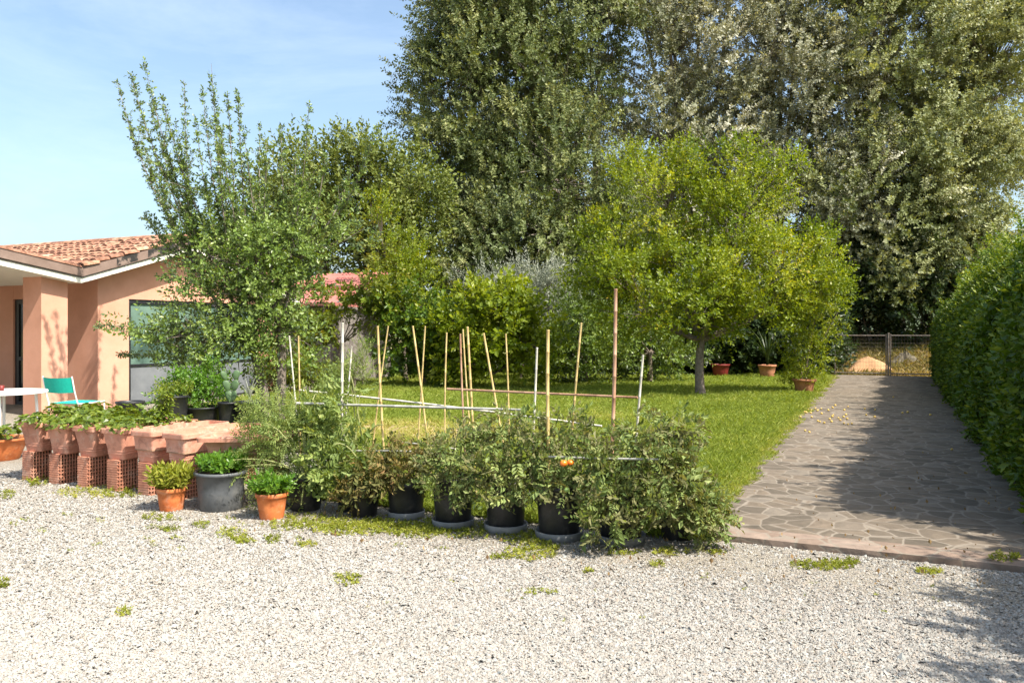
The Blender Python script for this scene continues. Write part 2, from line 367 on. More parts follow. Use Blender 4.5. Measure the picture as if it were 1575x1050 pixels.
# ---------------------------------------------------------------- leaf templates
def leafquad(b, d, side, l, w_, up, fold=.12):
    return [b, b+d*l*.5+side*w_*.5+up*fold*w_, b+d*l, b+d*l*.5-side*w_*.5+up*fold*w_]
def twig_t(nl, L, ls, w_=.5, tilt=55, rng=None, stem=True, term=True):
    """twig along +Z with nl leaves of length ls"""
    V, Fs, T = [], [], []
    for i in range(nl):
        z = L*(i+.6)/nl; a = i*2.4+rng.uniform(-.4, .4); tl = R(tilt*rng.uniform(.7, 1.25))
        if term and i == nl-1: tl = R(12)
        d = np.array([math.cos(a)*math.sin(tl), math.sin(a)*math.sin(tl), math.cos(tl)])
        up = norm(np.array([0, 0, 1.])-d*d[2]+.001); side = np.cross(d, up)
        ro = rng.uniform(-.9, .9); side2 = side*math.cos(ro)+up*math.sin(ro); up2 = np.cross(side2, d)
        l = ls*rng.uniform(.55, 1.3)
        V += leafquad(np.array([0, 0, z]), d, side2, l, l*w_, up2); k = 4*i; Fs.append([k, k+1, k+2, k+3])
        T.append(rng.uniform(0, 1))
    return np.array(V), np.array(Fs), np.array(T)
def comp_t(nl, L, ls, w_=.5, droop=.5, rng=None):
    """a compound leaf: rachis along +Z bending toward -Y, paired leaflets"""
    V, Fs, T = [], [], []; k = 0
    for i in range(nl):
        u = (i+1)/nl; c = np.array([0, -droop*L*u*u, L*u*(1-.25*droop*u)])
        tdir = norm(np.array([0, -2*droop*u, 1.]))
        for sgn in ((-1, 1) if i < nl-1 else (0,)):
            d = norm(tdir*(.5 if sgn else 1)+np.array([sgn*.9, -.35*rng.uniform(0, 1.6), rng.uniform(-.1, .2)]))
            side = norm(np.cross(d, np.array([0, 1, .2]))); up = np.cross(side, d)
            l = ls*rng.uniform(.6, 1.15)
            V += leafquad(c, d, side, l, l*w_, up, .25); Fs.append([k, k+1, k+2, k+3]); k += 4
            T.append(rng.uniform(0, 1))
    return np.array(V), np.array(Fs), np.array(T)
def scatter(mb, tmpls, pos, dirs, scale, rng, ctint=None, roll=None, tw=.45, mat=0, up=None):
    """bake templates (axis +Z) at pos along dirs"""
    pos = np.asarray(pos); dirs = norm(dirs); N = len(pos)
    scale = np.broadcast_to(scale, (N,)); ct = np.full(N, .5) if ctint is None else np.asarray(ctint)
    pick = rng.integers(0, len(tmpls), N)
    for k, (V, Fs, T) in enumerate(tmpls):
        ix = np.where(pick == k)[0]
        if not len(ix): continue
        z = dirs[ix]; r = rng.normal(size=(len(ix), 3)) if up is None else np.broadcast_to(np.array(up, float), (len(ix), 3))+rng.normal(size=(len(ix), 3))*.15
        y = norm(r-z*(r*z).sum(-1, keepdims=True)); x = np.cross(y, z)
        W = pos[ix][:, None]+scale[ix][:, None, None]*(V[None, :, 0:1]*x[:, None]+V[None, :, 1:2]*y[:, None]+V[None, :, 2:3]*z[:, None])
        FF = Fs[None]+np.arange(len(ix))[:, None, None]*len(V)
        tt = np.clip(tw*T[None]+(1-tw)*ct[ix][:, None]+rng.normal(size=(len(ix), len(T)))*.05, 0, 1)
        mb.add(W.reshape(-1, 3), FF.reshape(-1, Fs.shape[1]), tint=tt.ravel(), mat=mat)

def samp_lobes(lobes, n, rng, outer=.55):
    wts = np.array([l[2] for l in lobes], float); wts /= wts.sum()
    k = rng.choice(len(lobes), n, p=wts)
    c = np.array([l[0] for l in lobes])[k]; r = np.array([l[1] for l in lobes])[k]
    d = norm(rng.normal(size=(n, 3))); q = rng.uniform(0, 1, n)**(outer)
    return c+d*r*q[:, None], d, k
def L(px, py, rx, ry, d, rd=None, w_=None):   # a foliage lobe measured along a sight line, returned in metres
    c = P(px, py, d); r = np.array([rx*d/F, (rd if rd else .8*rx*d/F), ry*d/F])
    return (c, r, w_ if w_ else float(r[0]*r[1]+r[0]*r[2])**1.0)

def tree(name, label, cat, base, lobes, ncl, tpc, tm, leafm, barkm='bark', tr=.15, fork=1.5, nl=6, seed=1, up=.35, spread=.35,
         outer=.5, group=None, stems=None, ts=1.0, droop=0, zmin=.05, bt=True, part='crown', br=.02, tgrad=.5, out=.8, tw=.45, cs=.22):
    rng = np.random.default_rng(seed); base = np.array(base, float)
    root = thing(name, label, cat, base, group)
    cl, cdirs, kk = samp_lobes(lobes, ncl, rng, outer)
    cl[:, 2] = np.maximum(cl[:, 2], zmin+base[2])
    # limbs: k-means of the clusters
    cen = cl[rng.choice(ncl, nl, replace=False)]
    for _ in range(6):
        a = ((cl[:, None]-cen[None])**2).sum(-1).argmin(1)
        for q in range(nl):
            if (a == q).any(): cen[q] = cl[a == q].mean(0)
    tb = MB(); bb = MB()
    fk = base+np.array([rng.normal()*.05, rng.normal()*.05, fork])
    stems = stems or [(base, fk)]
    for (b0, f0) in stems:
        b0 = np.array(b0, float); f0 = np.array(f0, float)
        pts = bez(b0-np.array([0, 0, .08]), (b0+f0)/2+rng.normal(size=3)*.06*fork*.5, f0, 6)
        rr = tr*np.array([1.35, 1.08, .98, .92, .86, .78]); tube(tb, pts, rr, 10)
    sf = np.array([s_[1] for s_ in stems], float)
    for q in range(nl):
        f0 = sf[((sf-cen[q])**2).sum(-1).argmin()]
        mid = f0*.45+cen[q]*.55+np.array([0, 0, -.12*np.linalg.norm(cen[q]-f0)])+rng.normal(size=3)*.12
        lp = bez(f0, mid, cen[q], 7); lr = np.linspace(tr*.6, max(tr*.14, br*.8), 7)
        tube(bb, lp, lr, 6)
        for c in cl[a == q]:
            j = int(np.argmin(((lp-c)**2).sum(-1)*1.0-(np.arange(7) > 0)*.0)); j = max(0, j-1)
            m2 = (lp[j]+c)/2+rng.normal(size=3)*.1*np.linalg.norm(c-lp[j])
            tube(bb, bez(lp[j], m2, c, 4), np.linspace(min(lr[j]*.6, br*2.2), br*.35, 4), 3, cap=False)
    tb.build('trunk', M[barkm], root, True); bb.build('branches', M[barkm], root, True)
    cm = MB(); N = ncl*tpc
    cc = np.repeat(cl, tpc, 0); dd = np.repeat(cdirs, tpc, 0)
    off = norm(rng.normal(size=(N, 3)))*rng.uniform(0, 1, (N, 1))**.5
    pos = cc+off*spread
    pos[:, 2] = np.maximum(pos[:, 2], zmin+base[2])
    dirs = off*.7+dd*out+np.array([0, 0, up-droop])+rng.normal(size=(N, 3))*.35
    ct = np.repeat(np.clip(rng.normal(.48, cs, ncl), 0, 1), tpc)
    scatter(cm, tm, pos, dirs, ts*rng.uniform(.75, 1.25, N), rng, ct, tw=tw)
    cm.build(part, M[leafm], root)
    return root
rg = np.random.default_rng(77)
TW_BIG = [twig_t(24, .80, .14, .62, 66, rg) for _ in range(6)]       # poplar spray
TW_MED = [twig_t(11, .34, .085, .5, 55, rg) for _ in range(6)]
TW_SM = [twig_t(10, .20, .055, .55, 60, rg) for _ in range(6)]
TW_LONG = [twig_t(14, .40, .10, .22, 40, rg) for _ in range(6)]      # narrow leaves
TW_BROAD = [twig_t(9, .34, .15, .62, 65, rg) for _ in range(6)]

# ================================================================ THE SETTING
def sheet(name, polys, z, mat, kind='structure', thick=None, sub=None):
    mb = MB()
    for poly in polys:
        top = np.array([G(s, t, z) for s, t in poly]); n = len(top)
        if thick:
            bot = top-np.array([0, 0, thick]); loft(mb, [bot, top], cap0=False)
        else: mb.add(top, [list(range(n))])
    return struct(mb.build(name, mat), kind)
mb = MB(); mb.add([(-2500, -60, -.06), (2500, -60, -.06), (2500, 4000, -.06), (-2500, 4000, -.06)], [[0, 1, 2, 3]])
struct(mb.build('ground', M['field']))
sheet('gravel_yard', [[(-26, -14), (9, -14), (9, 0), (0, -.02), (-4.3, -.1), (-4.3, 2.2), (-9.5, 2.2), (-9.5, 6.1), (-12.1, 6.1), (-12.1, 13), (-26, 13)][::1]], 0, M['gravel'])
sheet('lawn', [[(-4.4, -.12), (.02, -.12), (.02, 24.0), (-16, 24.0), (-16, 13.1), (-12.2, 13.1), (-12.2, 6), (-9.6, 6), (-9.6, 2.1), (-4.4, 2.1)]], .02, M['lawn'])
sheet('garden_bed', [[(-30, 13.02), (-9.62, 13.02), (-9.62, 24), (.0, 24.02), (.0, 24.5), (-30, 40)]], -.01, M['earth'])
sheet('path', [[(0, .3), (3.25, .3), (3.25, 24.2), (0, 24.2)]], .036, M['path'], thick=.1)
sheet('path_edging', [[(-.02, 0), (5.2, 0), (5.2, .295), (-.02, .295)]], .040, M['pathedge'], thick=.1)
sheet('hedge_bed', [[(3.26, .3), (6.2, .3), (6.2, 24.2), (3.26, 24.2)]], .03, M['earth'])
mb = MB(); sv = np.linspace(-8, 16, 40); tv = np.array([24.6, 26.5, 28.5, 31, 33, 36, 40, 46]); zv = np.interp(tv, [24, 26.5, 31, 34, 40, 46], [-.06, 0, 1.15, 1.35, 1.35, -.1])
A = np.array([[G(s_, t_, z_*(1 if 0 < s_ < 10 else .5)+.05*math.sin(s_*2+t_)*(z_ > .1)) for s_ in sv] for t_, z_ in zip(tv, zv)]).reshape(-1, 3)
i = np.arange(7)[:, None]*40; j = np.arange(39)[None]; mb.add(A, np.stack([i+j, i+j+1, i+41+j, i+40+j], -1).reshape(-1, 4))
struct(mb.build('grassy_bank', M['field'], smooth=True))
def bare_patch():
    for c0, a0, b0, p in (((-4.9, 4.6), 2.2, 1.3, 0), ((-2.8, 7.3), 1.2, .6, 2)):
        mb = MB(); a = np.linspace(0, 2*np.pi, 60, endpoint=False); k = 1+.15*np.sin(3*a+p)+.1*np.sin(7*a+1)+.06*np.sin(13*a)
        mb.add([G(c0[0]+a0*k_*math.cos(x), c0[1]+b0*k_*math.sin(x), .024) for x, k_ in zip(a, k)], [list(range(60))]); struct(mb.build('bare_patch', M['baresoil']))
bare_patch()
def hills():
    mb = MB(); n = 90; a = np.linspace(-.9, .9, n); V = []
    for r, hs in ((1500, 0), (1900, .55), (2400, 1.0), (3000, 0)):
        for x in a:
            h = (210+70*math.sin(5*x+1)+45*math.sin(11*x+2)+16*math.sin(31*x))*hs*(.25+.75*min(1, max(0, (x-.2)/.3)))
            V.append((r*math.sin(x), r*math.cos(x), h))
    i = np.arange(3)[:, None]*n; j = np.arange(n-1)[None]
    mb.add(V, np.stack([i+j, i+j+1, i+n+j+1, i+n+j], -1).reshape(-1, 4))
    struct(mb.build('hills', M['hill'], smooth=True))
hills()

rs = np.random.default_rng(5)
def vn(x, y, f=1.0, p=0):               # smooth value field
    return (np.sin(x*1.7*f+p)+np.sin(y*2.1*f+1.3*p+x*.9*f)+np.sin((x-y)*1.1*f+2.2+p)+np.sin((x*2.3+y*3.1)*f+p*3)*.6)/3.6
# loose stones over the gravel
def stones():
    N = 340000
    py = rs.uniform(690, 1130, N*2); px = rs.uniform(-160, 1700, N*2)
    py = 720+410*rs.uniform(0, 1, N*2)**.85
    d = 1960/(py-508); x = (px-787.5)/F*d; y = d
    s, t = toST(x, y)
    ok = (t < -.03) | (s < -4.5)
    ok &= ~((s > 5.3) & (t > -.1)) & (t < 3)
    nzv = vn(x, y, .9)+.5*vn(x, y, 3.1, 1)
    ok &= rs.uniform(0, 1, len(x)) > np.clip(.75*np.exp(-((t+.55)/.55)**2)*(s > -5)+.28*(nzv > .55)+.12, 0, .8)
    x, y, nzv = x[ok][:N], y[ok][:N], nzv[ok][:N]; N = len(x)
    base = np.array([(1, 0, 0), (0, 1, 0), (-1, 0, 0), (0, -1, 0), (0, 0, 1), (.7, .7, .45), (-.7, .7, .5), (-.7, -.7, .4), (.7, -.7, .5)], float)
    Fs = np.array([[0, 5, 4], [5, 1, 4], [1, 6, 4], [6, 2, 4], [2, 7, 4], [7, 3, 4], [3, 8, 4], [8, 0, 4], ])
    V = np.broadcast_to(base, (N, 9, 3)).copy(); V += rs.normal(size=V.shape)*.16
    sc = np.abs(rs.lognormal(-.1, .32, N))*.0047*(1+.08*y)
    sc = np.stack([sc*rs.uniform(.8, 1.4, N), sc*rs.uniform(.6, 1.1, N), sc*rs.uniform(.5, .95, N)], -1)
    V *= sc[:, None]
    a = rs.uniform(0, 6.28, N); c, sn = np.cos(a)[:, None], np.sin(a)[:, None]
    X = V[..., 0]*c-V[..., 1]*sn; Y = V[..., 0]*sn+V[..., 1]*c
    tilt = rs.normal(size=(N, 2))*.35
    Z = V[..., 2]+X*tilt[:, :1]+Y*tilt[:, 1:]
    W = np.stack([X+x[:, None], Y+y[:, None], Z+.001], -1)
    tint = rs.beta(3.2, 2.4, N); m = rs.uniform(0, 1, N) < .06; tint[m] = rs.uniform(0, .3, m.sum())
    tint = np.clip(tint+.05*nzv, 0, 1)
    mb = MB(); mb.add(W.reshape(-1, 3), (Fs[None]+np.arange(N)[:, None, None]*9).reshape(-1, 3), tint=np.repeat(tint, len(Fs)))
    struct(mb.build('gravel', M['pebble']), 'stuff', 'loose pale grey and beige gravel stones covering the yard', 'gravel')
stones()

# grass
def blades_t(n, h, w_, spread, lean, rng):
    V, Fs, T = [], [], []
    for i in range(n):
        b = np.array([rng.normal()*spread, rng.normal()*spread, 0]); a = rng.uniform(0, 6.28)
        s_ = np.array([math.cos(a), math.sin(a), 0])*w_*.5; hh = h*rng.uniform(.6, 1.2)
        le = np.array([rng.normal(), rng.normal(), 0])*lean*hh
        V += [b-s_, b+s_, b+le*.35+s_*.7+np.array([0, 0, hh*.6]), b+le+np.array([0, 0, hh*.95])]
        k = 4*i; Fs.append([k, k+1, k+2, k+3]); T.append(rng.uniform(0, 1))
    return np.array(V), np.array(Fs), np.array(T)
TUFT = [blades_t(9, .040, .0065, .022, .55, rg) for _ in range(6)]
def lawn_grass():
    N = 150000
    py = 574+270*rs.uniform(0, 1, N)**1.25; px = rs.uniform(330, 1330, N)
    d = 1960/(py-508); x = (px-787.5)/F*d; s, t = toST(x, d)
    edge = .06+.10*vn(x*3, d*3, 2)+.05*vn(x*9, d*9, 2)
    ok = (s < .03+edge) & ((s > -9.5) | ((s > -15.8) & (t > 13.2)) | ((s > -12.1) & (t > 6))) & (t < 23.9) & (t > -.1) & ((s > -4.3) | (t > 2.2))
    x, y, s, t = x[ok], d[ok], s[ok], t[ok]; n = len(x)
    bare = np.exp(-(((s+4.9)/1.9)**4+((t-4.6)/1.3)**4))+.45*np.exp(-(((s+2.6)/1.6)**2+((t-7.4)/1.1)**2))
    f = .5*vn(x, y, .8)+.5*vn(x, y, 2.3, 1)
    keep = rs.uniform(0, 1, n) > np.clip(bare*.85+.25*(f > .35), 0, .92)
    x, y, s, t, bare, f = [q[keep] for q in (x, y, s, t, bare, f)]; n = len(x)
    sc = (1.0+.03*y)*rs.uniform(.7, 1.4, n)*(1+.35*vn(x, y, 3.1, 2))*np.where(s > -.15, .75, 1.0)
    ct = np.clip(.34+.28*f+bare*.6+rs.normal(size=n)*.1+np.where(s > -.1, .25, 0), 0, 1)
    mb = MB(); scatter(mb, TUFT, np.stack([x, y, np.full(n, .015)], -1), np.stack([rs.normal(size=n)*.2, rs.normal(size=n)*.2, np.ones(n)], -1), sc, rs, ct, tw=.35)
    struct(mb.build('lawn_grass', M['grass']), 'stuff', 'short green lawn grass with dry patches between pots and path', 'grass')
    # tall dry grass beyond the gate
    n = 16000; s = rs.uniform(-1.5, 6.5, n); t = rs.uniform(24.8, 36, n)
    q = O2+s[:, None]*V2+t[:, None]*U2; zb = np.interp(t, [24, 26.5, 31, 34, 40], [-.06, 0, 1.15, 1.35, 1.35])-.03
    mb = MB(); scatter(mb, TUFT, np.stack([q[:, 0], q[:, 1], zb], -1), np.stack([rs.normal(size=n)*.25, rs.normal(size=n)*.25, np.ones(n)], -1), rs.uniform(2.5, 6, n), rs, np.clip(.35+.5*vn(q[:, 0], q[:, 1], .9)+.2*rs.normal(size=n), 0, 1), tw=.35)
    struct(mb.build('dry_grass', M['drygrass']), 'stuff', 'tall dry straw coloured grass in the field beyond the gate', 'grass')
lawn_grass()
WEED = [twig_t(7, .028, .022, .6, 78, rg) for _ in range(5)]
def weeds():
    pos, sc, ct = [], [], []
    def patch(px, py, rx, ry, n, k=1.0, z=0.0):
        n = int(n*.62); k *= .85; rx *= 1.2; ry *= 1.15; tn = rs.normal()*.2
        a = rs.uniform(0, 6.28, n); r = rs.uniform(0, 1, n)**.6
        X = px+rx*r*np.cos(a); Y = py+ry*r*np.sin(a); d = 1960/(Y-508)
        for q in range(n):
            pos.append(((X[q]-787.5)/F*d[q], d[q], z)); sc.append(k*rs.uniform(.7, 1.4)); ct.append(np.clip(.5+tn+.3*rs.normal(), 0, 1))
    for px in range(430, 860, 22): patch(px+rs.uniform(-8, 8), 802+(px-430)*.055+rs.uniform(-5, 5), 24, 11, 95, 1.0)
    for px in range(500, 700, 25): patch(px, 812+rs.uniform(-4, 4), 24, 12, 110, 1.1)
    patch(820, 848, 34, 14, 260, 1.1); patch(770, 858, 14, 4, 60); patch(665, 790, 30, 10, 90, 1.2)
    patch(140, 757, 50, 9, 260); patch(190, 757, 30, 8, 150, 1.3); patch(60, 738, 18, 9, 90, 1.6); patch(10, 762, 14, 6, 60)
    patch(245, 796, 22, 5, 90); patch(355, 822, 20, 8, 110); patch(375, 832, 14, 5, 60); patch(262, 814, 14, 4, 50); patch(310, 808, 12, 4, 40)
    patch(420, 830, 12, 6, 60); patch(470, 838, 14, 4, 60); patch(535, 892, 18, 9, 120, .9); patch(188, 943, 11, 7, 60, .8); patch(4, 898, 10, 7, 50)
    patch(820, 910, 14, 4, 40, .7); patch(848, 912, 10, 3, 30, .7); patch(1010, 868, 10, 4, 40); patch(905, 880, 8, 3, 25); patch(925, 812+20, 30, 6, 60)
    patch(1262, 870, 40, 7, 240, .9); patch(1300, 868, 18, 6, 100); patch(1430, 879, 18, 4, 90, .9); patch(1030, 850, 26, 5, 70); patch(1545, 868, 22, 6, 60, 1.2, .045)
    patch(960, 850, 20, 5, 50); patch(1100, 850, 12, 4, 30)
    for _ in range(46): patch(rs.uniform(0, 900), rs.uniform(790, 850), 9, 3, 12, .7)
    for _ in range(20): patch(rs.uniform(500, 1450), rs.uniform(880, 960), 5, 2, 6, .55)
    mb = MB(); n = len(pos)
    scatter(mb, WEED, np.array(pos), np.stack([rs.normal(size=n)*.5, rs.normal(size=n)*.5, np.ones(n)], -1), np.array(sc), rs, ct)
    struct(mb.build('ground_weeds', M['leaf_weed']), 'stuff', 'low yellow green weeds creeping over the gravel edge', 'weeds')
weeds()

def litter():
    n = 1100; px = rs.uniform(350, 1570, n); py = rs.uniform(590, 905, n); d = 1960/(py-508); x = (px-787.5)/F*d; s_, t_ = toST(x, d)
    onp = (s_ > 0) & (t_ > 0) & (s_ < 3.2) & (t_ < 24); ong = (t_ < 0) & (t_ > -1.3) & (s_ > -5)
    w_ = onp & (rs.uniform(0, 1, n) < np.clip(.15+s_/3, 0, 1)) | ong; z = np.where(onp, .044, .012)
    T = [(np.array([(0, 0, 0), (.5, .35, .12), (1, 0, 0), (.5, -.35, .12)], float)*.035, np.array([[0, 1, 2, 3]]), np.array([.5]))]
    k = w_.sum(); a = rs.uniform(0, 6.28, k); mb = MB()
    scatter(mb, T, np.column_stack([x, d, z])[w_], np.column_stack([np.cos(a), np.sin(a), rs.normal(size=k)*.2]), rs.uniform(.4, 1.2, k), rs, rs.uniform(0, 1, k), up=(1, 0, .2))
    struct(mb.build('leaf_litter', M['litter']), 'stuff', 'scattered dry brown leaves on the path and gravel edge', 'dry leaves')
litter()
# ================================================================ HOUSE
def house():
    o = G(-13, 5); root = thing('house', 'peach rendered bungalow with clay tiled roof, porch column and large teal glazed door', 'house', o)
    mb = MB()
    g = lambda s, t, z: G(s, t, z)
    slope = lambda t: float(np.interp(t, [.1, 2.2, 4.25, 7.05, 9.85, 10.6], [2.82, 3.12, 2.82, 3.69, 2.82, 2.6]))
    # main wall with the opening for the glazed door (t 5.70-9.55, height 2.26)
    H = -13.03
    def wallv(t0, t1, z0, zs=None, th=.3):        # wall panel facing +s, top follows the roof underside
        ts_ = np.linspace(t0, t1, 8); zt = [slope(t)-.27 for t in ts_]
        A = [G(H, t, z0) for t in ts_]; B = [G(H, t, z) for t, z in zip(ts_, zt)]
        A2 = [G(H-th, t, z0) for t in ts_]; B2 = [G(H-th, t, z) for t, z in zip(ts_, zt)]
        for i in range(7):
            mb.add([A[i], A[i+1], B[i+1], B[i], A2[i], A2[i+1], B2[i+1], B2[i]], [[0, 1, 2, 3], [5, 4, 7, 6], [3, 2, 6, 7], [0, 4, 5, 1]])
        mb.add([A[0], B[0], B2[0], A2[0]], [[0, 1, 2, 3]]); mb.add([A[-1], B[-1], B2[-1], A2[-1]], [[3, 2, 1, 0]])
    wallv(4.96, 5.70, 0); wallv(5.70, 9.55, 2.26); wallv(9.55, 10.3, 0)
    box(mb, -14.6+1.27, -22, 4.96, 5.2, 0, 2.75, g) if False else None
    box(mb, -15.67-.002, -22, 4.96, 5.2, 0, 2.72, g)
    box(mb, H-.3, -14.55, 4.96, 5.2, 0, 2.72, g); box(mb, -14.55, -15.672, 4.965, 5.195, 2.27, 2.72, g)
    box(mb, -22, H-.3, 10.0, 10.3, 0, 2.5, g)
    mb.build('wall', M['wall'], root)
    for s0, t0 in ((-13.33, 3.61), (-13.33, .45)):
        mb = MB(); box(mb, s0, s0+.52, t0, t0+.53, 0, slope(t0)-.3, g); mb.build('column', M['wall'], root)
    # roof layers: cream board below, brown fascia above
    prof = [.1, 2.2, 4.25, 7.05, 9.85, 10.6]
    def layer(dz0, dz1, s0, s1, nm, m):
        mb = MB(); lo = [(t, slope(t)+dz0) for t in prof]; hi = [(t, slope(t)+dz1) for t in prof]
        for (a, a1), (b, b1) in zip(zip(lo, hi), zip(lo[1:], hi[1:])):
            for sg, e in ((s0, 0), (s1, 1)): mb.add([G(sg, *a), G(sg, *b), G(sg, *b1), G(sg, *a1)], [[0, 1, 2, 3]])
            mb.add([G(s0, *a), G(s0, *b), G(s1, *b), G(s1, *a)], [[0, 1, 2, 3]])
            mb.add([G(s0, *a1), G(s0, *b1), G(s1, *b1), G(s1, *a1)], [[0, 1, 2, 3]])
        for a, a1 in ((lo[0], hi[0]), (lo[-1], hi[-1])):
            mb.add([G(s0, *a), G(s1, *a), G(s1, *a1), G(s0, *a1)], [[0, 1, 2, 3]])
        return mb.build(nm, m, root)
    layer(-.315, -.215, -22, -12.57, 'soffit', M['whiteband'])
    layer(-.212, -.19, -21.98, -12.555, 'gutter', M['galv'])
    rf = layer(-.187, -.01, -21.99, -12.53, 'roof', M['fascia'])
    # stained stretch of fascia, 3 mm proud
    mb = MB()
    for t0, t1 in ((5.0, 5.5), (5.75, 6.55), (6.8, 7.05)):
        mb.add([G(-12.526, t0, slope(t0)-.17), G(-12.526, t1, slope(t1)-.17), G(-12.526, t1, slope(t1)-.012), G(-12.526, t0, slope(t0)-.012)], [[0, 1, 2, 3]])
    mb.build('mould_stain', M['stain'], rf)
    # clay tiles: barrel rows up the slope, in overlapping courses
    mb = MB(); r_ = np.random.default_rng(3); pitch = .21
    def tiles(ta, tb, sgn):
        nrow = int((-12.5+22)/pitch); nc = 9; Lc = (tb-ta)/nc
        for i in range(nrow):
            sc = -12.62-i*pitch
            for c in range(nc):
                t0 = ta+c*Lc-.03; t1 = t0+Lc+.06
                if sgn < 0: lift0, lift1 = .0, .035
                else: lift0, lift1 = .035, 0
                j = r_.normal()*.012; jz = r_.normal()*.006; w0 = .115; w1 = .095
                V = []
                for tt, lf, ww in ((t0, lift0, w0 if sgn > 0 else w1), (t1, lift1, w1 if sgn > 0 else w0)):
                    for a in np.linspace(0, np.pi, 7):
                        V.append(G(sc+j+math.cos(a)*ww, tt, slope(min(max(tt, 4.25), 9.85))+.0+lf+jz+math.sin(a)*.07))
                    for a in np.linspace(np.pi, 0, 7):
                        V.append(G(sc+j+math.cos(a)*ww*.85, tt, slope(min(max(tt, 4.25), 9.85))-.012+lf+jz+math.sin(a)*.055))
                k = np.arange(14); k2 = (k+1) % 14
                mb.add(V, np.stack([k, k2, k2+14, k+14], -1), tint=np.clip(r_.beta(2, 2), 0, 1))
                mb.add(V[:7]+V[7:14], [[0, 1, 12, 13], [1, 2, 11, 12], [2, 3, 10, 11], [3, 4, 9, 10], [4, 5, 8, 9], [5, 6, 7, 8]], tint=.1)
    tiles(4.27, 7.05, 1); tiles(7.05, 9.85, -1)
    for i in range(26):                              # ridge caps
        s0 = -12.55-i*.36
        V = []
        for s1, ww in ((s0, .11), (s0-.38, .13)):
            for a in np.linspace(0, np.pi, 8): V.append(G(s1, 7.05+math.cos(a)*ww, 3.70+math.sin(a)*.10))
        k = np.arange(7); mb.add(V, np.stack([k, k+1, k+9, k+8], -1), tint=r_.beta(2, 2))
    mb.build('roof_tiles', M['tile'], rf)
    # porch roof tiles (mostly seen from other positions)
    mb = MB()
    for ta, tb in ((.12, 2.2), (2.2, 4.23)):
        for i in range(45):
            sc = -12.62-i*.21; V = []
            for tt in (ta, tb):
                for a in np.linspace(0, np.pi, 7): V.append(G(sc+math.cos(a)*.105, tt, slope(tt)-.02+math.sin(a)*.06))
            k = np.arange(6); mb.add(V, np.stack([k, k+1, k+8, k+7], -1), tint=r_.beta(2, 2))
    mb.build('porch_tiles', M['tile'], rf)
    # glazed door: frame, mullions, teal panes above, grey panels below
    fr = MB(); Hf = H-.06
    for t0, t1 in ((5.70, 5.77), (9.48, 9.55), (6.98, 7.03), (8.25, 8.30)):
        box(fr, Hf-.05, Hf+.03, t0, t1, 0.0, 2.26, g)
    box(fr, Hf-.05, Hf+.035, 5.70, 9.55, 2.17, 2.255, g); box(fr, Hf-.05, Hf+.025, 5.72, 9.53, .84, .88, g); box(fr, Hf-.05, Hf+.025, 5.72, 9.53, 0, .05, g)
    dr = fr.build('glazed_door', M['darkframe'], root)
    for t0, t1 in ((5.77, 6.98), (7.03, 8.25), (8.30, 9.48)):
        mb = MB(); box(mb, Hf-.03, Hf-.005, t0, t1, .88, 2.17, g); mb.build('pane', M['tealglass'], dr)
        mb = MB(); box(mb, Hf-.03, Hf-.006, t0, t1, .05, .84, g); mb.build('lower_panel', M['greypanel'], dr)
    fr = MB()
    for s0, s1 in ((-15.67, -15.55), (-14.67, -14.55), (-15.13, -15.07)): box(fr, s0, s1, 5.0, 5.06, 0, 2.26, g)
    box(fr, -15.55, -14.67, 5.0, 5.06, 2.17, 2.26, g); box(fr, -15.55, -14.67, 5.0, 5.06, 0, .07, g); box(fr, -15.55, -14.67, 5.0, 5.06, .95, 1.03, g)
    pd = fr.build('porch_door', M['darkframe'], root)
    mb = MB(); box(mb, -15.56, -14.66, 5.03, 5.045, .05, 2.2, g); mb.build('pane', M['darkglass'], pd)
house()

def shed():
    o = P(468, 590, 24.5); o[2] = 0
    root = thing('garden_shed', 'grey board garden shed with red metal roof behind yellowing creepers', 'shed', o)
    X = np.array([.909, -.417, 0]); Y = np.array([.417, .909, 0]); Z = np.array([0, 0, 1.])
    c = o+Y*1.4
    def loc(a, b, z): return c+X*a+Y*b+Z*z
    mb = MB(); n = 22
    for i in range(n):
        a0 = -1.6+i*2.9/n; j = rs.uniform(-.008, .008)
        box(mb, a0+.004, a0+2.9/n-.004, -1.4+j, -1.36+j, 0, 2.45, loc)
    for i in range(16):
        b0 = -1.4+i*2.8/16; j = rs.uniform(-.008, .008)
        box(mb, 1.26+j, 1.3+j, b0+.004, b0+2.8/16-.004, 0, 2.45, loc)
    box(mb, -1.6, 1.25, 1.36, 1.4, 0, 2.5, loc); box(mb, -1.62, -1.58, -1.38, 1.38, 0, 2.5, loc)
    mb.build('wall', M['greywood'], root)
    mb = MB()
    def rz(b): return 2.45+(b+1.7)*.30
    for b0, b1, dz in ((-1.8, -.25, 0), (-.35, 1.5, .14)):           # two lapped slopes of ribbed sheet
        for i in range(20):
            a0 = -1.75+i*.16; V = []
            for b in (b0, b1):
                for q, zz in ((0, 0), (.04, .03), (.08, .03), (.12, 0), (.16, 0)): V.append(loc(a0+q, b, rz(b)+dz+zz))
            k = np.arange(4); mb.add(V, np.stack([k, k+1, k+6, k+5], -1))
        box(mb, -1.75, 1.45, b0, b0+.02, rz(b0)+dz-.09, rz(b0)+dz-.002, loc)
        box(mb, 1.44, 1.46, b0, b1, rz(b0)+dz-.1, rz(b0)+dz+.01, loc)
    mb.build('roof', M['redroof'], root)
    mb = MB(); box(mb, -.9, .1, -1.46, -1.42, .05, 1.95, loc); d = mb.build('door', M['greypanel'], root)
    mb = MB(); box(mb, -.82, -.78, -1.5, -1.462, .95, 1.1, loc); mb.build('handle', M['galv'], d)
shed()

